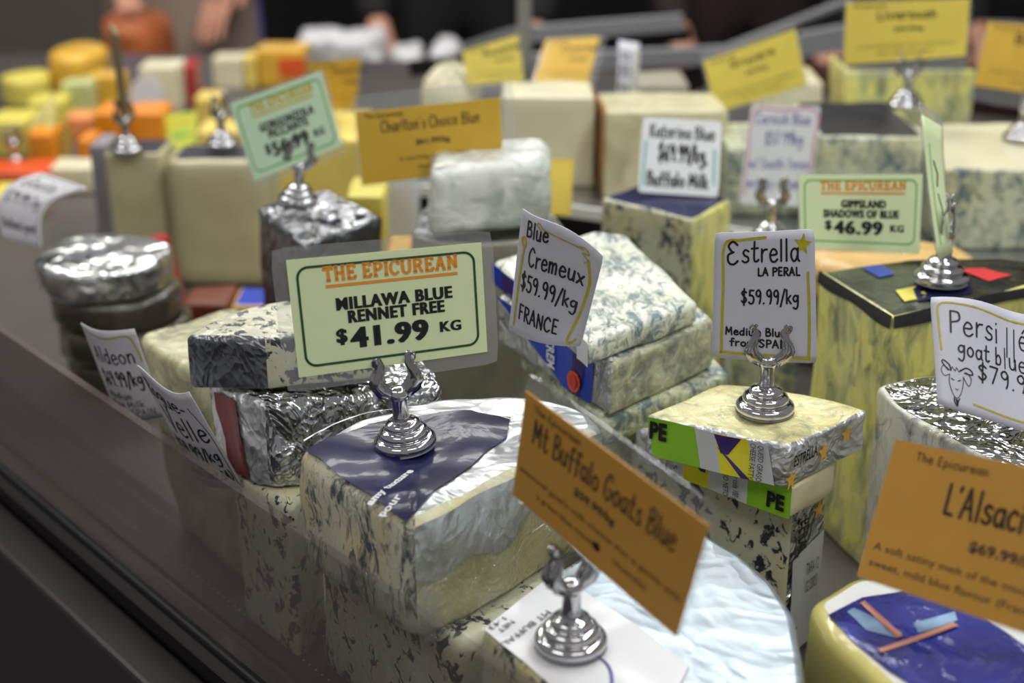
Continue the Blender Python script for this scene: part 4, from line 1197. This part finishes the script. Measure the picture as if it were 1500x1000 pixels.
c7 = anchored(up(h7, 0.048), 'slanted amber Mt Buffalo Goats Blue card in the foreground', [(770, 573), (1038, 770), (990, 932), (751, 724)], axd(up(h7, .062)), 110, 60, M['amber'],
          epi_plain('Mt Buffalo Goats Blue', '$59.99/kg', ["seasonal goat's milk cheese that is gentle with", 'a green blue mould         (Australia)'], (8, 98), tht=13, tb=23, by=(43, 51), px=(38, 64), pb=33, small=(7, 30, 7), sw=1.15, body_x=((3, 107), (16, 88)))
          + [('ink_spot', M['ink'], ribbon([[(56.5, 49.5), (57, 49.8)]], 4.6))], sleeve=(1, 10, 2, 2), wh=8)
c8 = card("dark amber L'Al card, large and cut off by the right edge", [(1312, 643), (1690, 722), (1640, 974), (1255, 843)], .575, 110, 60, M['amber'],
          epi_plain("L'Alsacien Bleu", '$69.99/kg', ['A soft satiny melt of the mouth cheese with', 'sweet, mild blue flavour (France)'], (30, 100), tht=12, tb=25, by=(47, 54), px=(45, 75), pb=37, small=(12, 34, 7), sw=1.5, body_x=((4, 106), (4, 80))), sleeve=(1, 3, 2, 1), wh=10)
c5 = anchored(up(h5, 0.046), 'white handwritten Estrella La Peral card in a chrome holder', [(1047, 341), (1193, 335), (1197, 532), (1043, 523)], axd(up(h5, .06)), 75, 95, M['white'], [
    ('border', M['olive'], polyline([(38, 4), (20, 5.5), (7.5, 9), (7, 40), (6.5, 86), (9, 90), (40, 90.5), (66, 91.5), (69, 89), (70, 60), (69.5, 30)], 1.9, True)),
    ('star', M['olive'], (([(66 + (7 if k % 2 == 0 else 2.9) * math.sin(k * math.pi / 5 + .15), 10 - (8 if k % 2 == 0 else 3.4) * math.cos(k * math.pi / 5 + .15)) for k in range(10)] + [(66, 10)], [(10, k, (k + 1) % 10) for k in range(10)]))),
    ('cheese_name', M['ink'], merge(pen('È', 9, 23, 10, 16, 1.62), pen('strella', 20, 21.5, 44, 15.5, 1.49), pen('LA PERAL', 32, 31.5, 32, 5.5, 1.30))),
    ('price', M['ink'], pen('$59.99/kg', 20, 52, 43, 10, 1.37)),
    ('description', M['ink'], merge(pen('Medium Blue', 9, 76, 44, 5.6, 1.23), pen('from SPAIN.', 12, 84.5, 46, 5.6, 1.23)))], corner=3, bend=lambda u, v: .0015 * math.sin(math.pi * u), hint=(0, -.38), wh=90)
c4 = card('curled white handwritten Blue Cremeux France card standing on the blue-labelled stack', [(765, 304), (884, 376), (850, 508), (745, 483)], .745, 66, 90, M['white'], [
    ('border', M['olive'], polyline([(6, 24), (4, 20), (7, 18), (8.5, 22), (7, 27), (5.5, 50), (5, 84)], 2.0, True)), ('border', M['olive'], polyline([(22, 8), (18, 5), (20, 3.5), (25, 7), (40, 8.5), (54, 7)], .9, True)), ('border', M['olive'], polyline([(50, 8), (55, 5), (58, 8), (54, 10), (59, 13), (56, 16)], 1.0, True)), ('border', M['olive'], polyline([(58, 12), (62, 30), (60, 60), (55, 84), (58, 87), (61, 83)], 2.0, True)),
    ('cheese_name', M['ink'], merge(pen('Blue', 8, 16, 22, 11, 1.56, skew=-.05), pen('Cremeux', 13, 36, 46, 13, 1.56, skew=-.04))),
    ('price', M['ink'], pen('$59.99/kg', 8, 54, 50, 12, 1.56, skew=.06)),
    ('description', M['ink'], pen('FRANCE', 9, 77, 38, 11, 1.56, skew=.10))],
    bend=lambda u, v: (.010 * math.sin(math.pi * u) * (1 - .5 * v), 0.0, -.13 * math.sin(math.pi * u ** 1.3) * (1 - v)), hint=(.3, 0), corner=2)
goat = merge(polyline([(10, 60), (9.5, 66), (11, 72), (13, 76), (15, 77), (17, 75), (19, 70), (20, 64), (20, 60)], .55, True), polyline([(10, 60), (6, 62), (4, 58), (6, 54), (10, 57)], .55, True),
             polyline([(9, 57), (5, 52), (6, 50), (10, 53), (11, 57)], 1.0, True), polyline([(20, 60), (24, 66), (26, 60), (22, 56)], .55, True), polyline([(18, 56), (22, 53), (26, 54), (27, 57), (21, 57)], 1.0, True),
             polyline([(11, 57), (12, 54), (14, 57), (15, 54), (17, 57), (18, 55)], .5), polyline([(11, 63), (13, 64)], .7), polyline([(16, 64), (18, 63)], .7),
             polyline([(14, 70), (15, 71), (16, 70)], .5), polyline([(13, 77), (13, 80), (15, 83), (16, 79), (17, 77)], .9, True), polyline([(14, 78), (15, 82), (15, 78)], .8))
c6 = card('white handwritten Persille goat blue card with a goat drawing at the right edge', [(1363, 434), (1560, 464), (1560, 650), (1374, 592)], .70, 100, 86, M['white'], [
    ('border', M['olive'], polyline([(5, 42), (4, 20), (5, 6), (20, 5), (60, 8), (97, 6)], 1.3, True)), ('border', M['olive'], polyline([(28, 78), (60, 80), (97, 79)], 1.3, True)),
    ('cheese_name', M['ink'], merge(pen('Persi', 10, 28, 40, 17, 1.30), ribbon([densify([(57, 14), (56, 36)])], 1.0), ribbon([densify([(63, 14), (62, 38)])], 1.0), pen('é', 66, 28, 9, 17, 1.30), pen('goat b', 16, 44, 36, 12, 1.23), ribbon([densify([(54, 30), (54, 45)])], .95), pen('ue', 57, 44, 16, 13, 1.23))),
    ('price', M['ink'], pen('$79.99', 31, 59, 50, 12, 1.37)),
    ('goat_drawing', M['ink'], goat)], bend=lambda u, v: .004 * math.sin(2 * math.pi * u) * (1 - v), wh=25, hint=(.05, -.1), corner=2)
c9 = card('white Katerina Blue Buffalo Milk card on the grey-veined block', [(942, 171), (1058, 178), (1052, 289), (934, 281)], axd(P(975, 290, .16)), 80, 78, M['white2'], [
    ('border', M['teal_ink'], polyline([(5, 25), (4, 70)], 2.5)), ('border', M['teal_ink'], polyline([(74, 30), (75, 66)], 2.5)),
    ('cheese_name', M['ink'], pen('Katerina Blue', 8, 20, 66, 13, 1.8)), ('price', M['ink'], pen('$69.99/kg,', 18, 44, 50, 17, 2.4)), ('description', M['ink'], pen('Buffalo Milk', 8, 70, 62, 14, 2.2))], corner=3)
c10 = card('white card with pink border and violet handwriting', [(1100, 155), (1203, 156), (1186, 303), (1083, 299)], axd(P(1130, 330, .11)), 70, 100, M['white2'], [
    ('border', M['pink_ink'], merge(polyline([(3, 90), (3, 50), (4, 6), (30, 4), (66, 5), (67, 40), (66, 70)], 1.8, True))),
    ('cheese_name', M['blue_ink'], pen('Cornish Blue', 6, 18, 56, 11, 1.1)), ('price', M['blue_ink'], pen('$57.99kg', 18, 38, 38, 12, 1.2)), ('description', M['blue_ink'], merge(pen('w/ South Texas', 5, 62, 60, 10, 1.0), pen('mighty creamy', 5, 82, 58, 10, 1.0)))], corner=3)
c11 = card('pale green GIPPSLAND SHADOWS OF BLUE $46.99 card', [(1170, 256), (1352, 255), (1346, 371), (1172, 363)], axd(P(1260, 370, .175)), 110, 68, M['green'],
           epicurean([('GIPPSLAND', 38, 30, 40), ('SHADOWS OF BLUE', 22, 38.8, 68)], '46.99', border='midgreen'), sleeve=(2, 3, 2, 2))
c21 = card('hazy grey Aldeon handwritten card behind the front glass', [(118, 473), (196, 482), (240, 610), (170, 606)], .87, 60, 95, M['grey_card'], [
    ('border', M['olive'], polyline([(2, 3), (30, 8), (52, 6), (57, 20), (58, 34)], 1.4, True)),
    ('cheese_name', M['ink'], pen('Aldeon', 8, 34, 46, 16, 1.4)), ('price', M['ink'], pen('$69.99/kg', 8, 58, 46, 15, 1.6)), ('description', M['grey_ink'], merge(pen('Medium', 8, 72, 30, 7, .8), pen('Raw Milk', 8, 81, 40, 7, .8), pen('from SPAIN', 8, 90, 48, 7, .8)))],
    bend=lambda u, v: .006 * math.sin(math.pi * u))
c22 = card('slanting grey handwritten Rogue card behind the front glass', [(200, 535), (276, 574), (356, 713), (288, 702)], .80, 60, 95, M['grey_card'], [
    ('border', M['ink'], polyline([(50, 14), (57, 40), (58, 70), (58, 90)], .7, True)),
    ('cheese_name', M['ink'], merge(pen('Rogue-', 3, 22, 44, 13, 1.4), pen('Velle', 12, 48, 44, 20, 1.8))), ('price', M['ink'], pen('$59.99/kg', 5, 68, 50, 13, 1.5)), ('description', M['ink'], pen('Smoked Blue(USA)', 2, 86, 55, 9, 1.2))],
    bend=lambda u, v: (.004 * math.sin(math.pi * u), 0.0, -.04 * math.sin(2 * math.pi * u) * (1 - v)))
c23 = card('curled grey goat cheese card on the dark wrapped stack', [(60, 252), (131, 276), (62, 364), (2, 350)], axd(P(60, 360, .115)), 62, 88, M['grey_card'], [
    ('border', M['ink'], polyline([(4, 4), (58, 4), (58, 84)], 1.0)),
    ('cheese_name', M['ink'], pen('Goatal', 8, 26, 44, 16, 1.6)), ('price', M['ink'], pen('$79.99/kg', 6, 50, 48, 13, 1.5)), ('description', M['ink'], pen('Holland goat', 6, 76, 50, 9, 1.2))],
    bend=lambda u, v: (.010 * math.sin(math.pi * v), -.28 * math.sin(math.pi * v), 0.0), corner=3)


def gold(label, q, depth, title, m='yellow', sleeve=(2, 6, 2, 2), W=110, Hc=58, cat='price card', body=True):
    return card(label, q, depth, W, Hc, M[m], epi_plain(title, '$49.99/kg', ['A semi-hard cheese with a nutty flavour', 'from the mountains'], (28, 82), by=(44, 51), body_x=((10, 100), (30, 80)), sw=1.6, tht=8) if body else [], sleeve=sleeve, nseg=4)


h17 = P(1326, 157, .183)
gold('large bright yellow card at the top right', [(1240, 4), (1421, -2), (1415, 82), (1236, 95)], axd(up(h17, .07)), 'Livaroush', sleeve=(2, 4, 3, 16))
gold('yellow card cut off by the right edge near the top', [(1448, 32), (1552, 40), (1545, 142), (1427, 125)], 1.35, 'Brebis', 'gold', sleeve=(2, 4, 3, 14), W=70, Hc=58)
gold('tilted yellow card right of the narrow white card', [(1031, 90), (1165, 43), (1182, 124), (1048, 165)], 1.38, 'Gruyere', sleeve=(3, 9, 3, 3))
gold('orange-ochre card before the steel rails', [(800, 58), (878, 54), (861, 122), (780, 123)], 1.50, 'Comte', 'gold', sleeve=(2, 2, 10, 14), W=80)
gold('pale ochre card left of the steel pole', [(677, 75), (759, 51), (768, 118), (686, 126)], 1.48, 'Raclette', 'yellow', sleeve=(2, 14, 3, 10), W=80)
gold('ochre card behind the green fifty-six dollar card', [(452, 92), (528, 84), (520, 158), (486, 162)], 1.56, 'Fontina', 'gold', sleeve=(2, 14, 3, 8), W=70)
card('small plain ochre slip right of the white wrapped block', [(804, 232), (841, 233), (836, 316), (804, 315)], 1.11, 30, 66, M['yellow'], [('border', M['gold'], roundrect(2, 2, 28, 64, 1, .8))], nseg=4)
c15 = card('narrow edge-on white card before the steel rails', [(906, 59), (937, 63), (932, 157), (903, 152)], 1.45, 30, 95, M['white'], [
    ('border', M['olive'], polyline([(26, 10), (24, 85)], 2)), ('price', M['ink'], merge(pen('St', 3, 30, 16, 14, 2), pen('$5', 3, 52, 16, 14, 2), pen('kg', 3, 76, 16, 14, 2)))], nseg=6, bend=lambda u, v: .004 * math.sin(4 * v))
c12 = card('edge-on green card with a chrome holder on the black-rimmed block', [(1351, 168), (1380, 185), (1396, 368), (1376, 380)], axd(up(h12, .05)), 12, 66, M['green'], [
    ('border', M['midgreen'], polyline([(3, 12), (3, 60)], .6)), ('price', M['ink'], merge(polyline([(5, 20), (7, 26), (6, 32)], .9), polyline([(6, 36), (8, 44), (7, 50)], .7)))], nseg=8, sleeve=(1, 6, 1, 1), bend=lambda u, v: -.0015 * math.sin(math.pi * v))
card('small plain brown card among the orange cheeses', [(74, 189), (106, 188), (105, 242), (73, 245)], axd(P(90, 248, .0)) + .0, 34, 55, plain('brown_card', (150, 122, 40), .6), [], nseg=3)
card('lime yellow card behind the wide cream wheel', [(241, 168), (288, 163), (287, 215), (246, 220)], 1.88, 60, 62, M['limecard'], [('shop_name', M['yellow_ink'], block('THE EPICUREAN', 8, 20, 44, 9, .05)), ('price', M['midgreen'], block('$38.99', 12, 44, 36, 12, .05))], nseg=3)
card('pale edge-on card at the far left', [(46, 178), (82, 134), (78, 186), (44, 212)], 1.80, 50, 56, plain('pale_yellow_card', (216, 206, 130), .6), [('price', M['grey_ink'], pen('$45', 10, 36, 26, 14, 1.5))], nseg=3)
card('gold card behind the pale green pack', [(132, 118), (174, 116), (173, 160), (131, 162)], 2.10, 60, 60, M['gold'], [('price', M['grey_ink'], block('$32.99', 12, 32, 36, 9, .05))], nseg=3)

holder('chrome holder gripping the MILLAWA BLUE card on the navy label', h1, yaw_of(c1), (0, -.10))
holder('chrome holder on the dark foil block under the fifty-six dollar card', h2, yaw_of(c2), (0, .1), sc=.95)
holder("chrome holder under the wide Charlton's Choice card", h3, yaw_of(c3), sc=1.0)
holder('chrome holder gripping the Estrella card', h5, yaw_of(c5), sc=1.0)
holder('chrome holder in the foreground under the Mt Buffalo card', h7, .55)
holder('chrome holder of the edge-on green card on the black-rimmed block', h12, 1.3, sc=1.05)
holder('chrome holder of the large bright yellow card', h17, 0, sc=1.0)
holder('chrome holder under the pink-bordered card', P(1127, 352, .125), yaw_of(c10), sc=1.0)
for (x, y, z, lb_) in ((187, 222, .128, 'dark holder with a card edge-on above the left cream wheel piece'), (24, 246, .02, 'dark holder at the far left edge'), (326, 214, .128, 'chrome holder glinting on the wide cream wheel piece'), (1496, 205, .169, 'chrome holder at the right edge on the rear shelf')):
    holder(lb_, P(x, y, z), 1.2, sc=1.0)
hh = P(187, 222, .128)
o = mesh('price_card', *bar(hh + Vector((0, 0, .04)), hh + Vector((-.001, 0, .115)), .06, .004, (1, .35, 0)), plain('olive_card_edge', (120, 108, 70), .6), base=hh + Vector((0, 0, .04)), smooth=False)
tag(o, 'olive card seen edge-on in the dark holder above the left cream wheel piece', 'price card')
# support under the pink-bordered card's holder
fb('cheese_block', 'low veined block under the pink-bordered card', 1078, 1172, .0005, .1245, P(1127, 366, .125).y, .05, M['pgreen'], seed=70)

# ------------------------------------------------------------------ behind the case: rails, pole, panel, lamp, counter, staff
rail = empty('door_track', PY(900, 60, 2.0), 'stacked grey steel sliding door rails at the back of the case', 'rail')
for (a, b, Y, h_, mm) in (((772, 50), (1000, 32), 2.0, .02, 'rail'), ((765, 92), (1060, 80), 1.95, .022, 'rail'), ((760, 70), (1010, 50), 2.02, .016, 'case'), ((1000, 122), (1260, 20), 1.95, .03, 'case'), ((1030, 92), (1250, 6), 2.0, .02, 'rail'), ((1170, 66), (1260, 50), 1.9, .03, 'rail'), ((600, 100), (760, 86), 2.0, .02, 'case')):
    v, f = bar(PY(*a, Y), PY(*b, Y), .02, h_); mesh('rail', v, f, M[mm], rail, smooth=False)
for i in range(2):
    pass
o = mesh('support_pole', *bar(PY(768, 170, 1.75), PY(768, -60, 1.75), .018, .018, (0, 1, 0)), M['steel'], base=PY(768, 170, 1.75)); bevelled(o, .004, 3)
tag(o, 'upright steel pole right of the pale ochre card', 'pole')
v, f = box((-1.6, 2.62, -.9), (2.2, 2.9, -.08)); cb = mesh('back_counter', v, f, M['wood'], base=(.3, 2.7, -.9), smooth=False); tag(cb, 'dark red-brown counter behind the cheese case', 'counter')
o = plate('side_panel', 'dark grey end panel at the top left behind the yellow wheels', 'panel', [(-200, 20), (140, -30), (150, 84), (-200, 84)], 2.50, M['panel'], .02)
lampo = plate('strip_lamp', 'white glowing strip lamp in the top left corner', 'lamp', [(-60, -30), (110, -30), (90, -2), (-60, 22)], 2.6, M['lamp'], .02)
o = fb('cured_cheese_round', 'copper-brown rounded cheese behind the yellow wheels', 128, 236, -.0795, .03, 2.64, .2, M['brownham'], r=.03, round_=True, seed=80)
for i, (x0, x1, z1, Y, lb_) in enumerate(((440, 560, -.005, 2.7, 'crumpled white paper parcel on the back counter'), (636, 670, -.02, 2.68, 'small pale box at the right of the parcel'), (575, 615, -.03, 2.68, 'low white tray between parcel and pale box'))):
    fb('paper_parcel', lb_, x0, x1, -.0795, z1, Y, .1, M['paper'], r=.012, cat='parcel', seed=81 + i, amp=.008)


def person(label, x, y, shirt, trousers, apron, hands, yaw=math.pi, hz=.0, cuff=None):
    """standing shop assistant seen at the waist; hands = two world points resting on or above the counter"""
    fz = -.9
    J = {'pelvis': (0, 0, .95), 'waist': (0, 0, 1.08), 'chest': (0, -.02, 1.30), 'neck0': (0, -.01, 1.46), 'neck1': (0, -.01, 1.54)}
    E = [('pelvis', 'waist'), ('waist', 'chest'), ('chest', 'neck0'), ('neck0', 'neck1')]
    R = {'pelvis': (.16, .11), 'waist': (.14, .10), 'chest': (.17, .11), 'neck0': (.07, .06), 'neck1': (.055, .055)}
    for s, k in ((-1, 'l'), (1, 'r')):
        J['hip' + k] = (s * .09, 0, .90); J['knee' + k] = (s * .10, -.02, .50); J['ank' + k] = (s * .10, 0, .09); J['toe' + k] = (s * .11, -.15, .035)
        R['hip' + k] = (.09, .09); R['knee' + k] = (.06, .06); R['ank' + k] = (.04, .04); R['toe' + k] = (.035, .03)
        E += [('pelvis', 'hip' + k), ('hip' + k, 'knee' + k), ('knee' + k, 'ank' + k), ('ank' + k, 'toe' + k)]
    root = empty('person', (x, y, fz), label, 'person')

    def skin(nm, J, E, R, mm, sub=2):
        keys = list(J); me = bpy.data.meshes.new(nm)
        me.from_pydata([J[k] for k in keys], [(keys.index(a), keys.index(b)) for a, b in E], [])
        me.materials.append(mm)
        o = bpy.data.objects.new(nm, me); COL.objects.link(o); o.parent = root
        m_ = o.modifiers.new('skin', 'SKIN'); m_.use_smooth_shade = True
        for i, k in enumerate(keys):
            r_ = R[k] if isinstance(R[k], tuple) else (R[k], R[k]); me.skin_vertices[0].data[i].radius = r_
        me.skin_vertices[0].data[0].use_root = True
        s_ = o.modifiers.new('subdivision', 'SUBSURF'); s_.levels = sub; s_.render_levels = sub
        return o
    skin('body', J, E, R, M[shirt])
    for s, hd in zip((-1, 1), hands):
        sh = Vector((s * .19, -.01, 1.40)); wr = Vector(hd) - Vector((x, y, fz))
        mid = (sh + wr) / 2 + Vector((s * .05, .06, -.06))
        dirh = (wr - mid).normalized()
        skin('sleeve', {'a': (s * .08, -.01, 1.38), 'b': tuple(sh), 'c': tuple(mid), 'd': tuple(wr - dirh * .03)}, [('a', 'b'), ('b', 'c'), ('c', 'd')], {'a': .07, 'b': .065, 'c': .048, 'd': .036}, M[shirt])
        side = dirh.cross(Vector((0, 0, 1))).normalized(); pal = wr + dirh * .09
        JJ = {'w': tuple(wr - dirh * .05), 'w2': tuple(wr), 'p': tuple(wr + dirh * .05), 'q': tuple(pal)}; EE = [('w', 'w2'), ('w2', 'p'), ('p', 'q')]; RR = {'w': .026, 'w2': (.027, .02), 'p': (.036, .017), 'q': (.036, .014)}
        skin('hand', JJ, EE, RR, M['skin'])
        for k, (off, ln) in enumerate(((-.027, .062), (-.009, .075), (.009, .078), (.027, .07))):
            b0 = pal + side * off - dirh * .015; b1 = b0 + dirh * ln * .55 + Vector((0, 0, -.006)); b2 = b1 + dirh * ln * .4 + Vector((0, 0, -.026))
            skin('finger', {'a': tuple(b0), 'b': tuple(b1), 'c': tuple(b2)}, [('a', 'b'), ('b', 'c')], {'a': .009, 'b': .0085, 'c': .007}, M['skin'], 1)
        t0 = wr + dirh * .02 - side * s * .02; t1 = t0 + dirh * .03 - side * s * .03; t2 = t1 + dirh * .03 + Vector((0, 0, -.01))
        skin('thumb', {'a': tuple(t0), 'b': tuple(t1), 'c': tuple(t2)}, [('a', 'b'), ('b', 'c')], {'a': .011, 'b': .0105, 'c': .008}, M['skin'], 1)
    V, Fs = lathe([(.010, -.115), (.045, -.10), (.066, -.06), (.078, .0), (.080, .05), (.066, .095), (.03, .117), (.004, .122)], 20)
    hd_ = mesh('head', [(vx * .95, vy * 1.15 - .02 - (.012 if vz < -.02 and vy < -.04 else 0), vz + 1.64) for vx, vy, vz in V], Fs, M['skin']); hd_.parent = root
    V, Fs = lathe([(.080, -.02), (.088, .03), (.082, .08), (.05, .118), (.004, .13)], 20)
    hr = mesh('hair', [(vx, vy * 1.18 + .012, vz + 1.65) for vx, vy, vz in V], Fs, M['hair']); hr.parent = root
    nz_ = mesh('nose', *join2(([(-.012, -.108, 1.62), (.012, -.108, 1.62), (0, -.132, 1.618), (0, -.104, 1.665)], [(0, 2, 1), (0, 3, 2), (1, 2, 3), (0, 1, 3)])), M['skin']); nz_.parent = root
    for s in (-1, 1):
        V, Fs = lathe([(.001, -.006), (.008, -.003), (.010, 0), (.008, .003), (.001, .006)], 10)
        e_ = mesh('eye', [(vx + s * .03, vz - .104, vy * .6 + 1.655) for vx, vy, vz in V], Fs, M['ink']); e_.parent = root
        e_ = mesh('ear', [(vz + s * .077, vx * 1.6, vy * 2.4 + 1.645) for vx, vy, vz in V], Fs, M['skin']); e_.parent = root
    mo = mesh('mouth', *box((-.02, -.112, 1.588), (.02, -.098, 1.594)), plain('lips', (150, 80, 76), .5)); mo.parent = root
    if apron:
        V, Fs = [], []
        for j in range(9):
            for i in range(9):
                a = (i / 8 - .5) * 2.2; z_ = .50 + j * .09; rr = .165 + (.02 if j < 4 else 0) * (4 - j) / 2
                V.append((rr * 1.12 * math.sin(a), -rr * .86 * math.cos(a) - .012, z_))
        Fs = [(j * 9 + i, j * 9 + i + 1, (j + 1) * 9 + i + 1, (j + 1) * 9 + i) for j in range(8) for i in range(8)]
        a_ = mesh('apron', V, Fs, M[apron]); a_.parent = root
    return root


person('person in a lavender shirt and taupe apron standing behind the far cheeses', -.70, 3.12, 'lavender', 'blackcloth', 'taupe', [(-.76, 2.88, .03), (-.56, 2.98, .08)])
person('person in black clothing leaning over the back counter', -.10, 3.12, 'blackcloth', 'blackcloth', None, [(-.26, 2.87, -.04), (.04, 2.87, -.05)])
person('person in dark brown clothing behind the steel pole', .50, 3.12, 'browncloth', 'blackcloth', None, [(.34, 2.87, -.05), (.64, 2.87, -.05)])
person('person in black clothing behind the sliding door rails', 1.10, 3.12, 'blackcloth', 'blackcloth', None, [(.94, 2.87, -.05), (1.24, 2.87, -.05)])
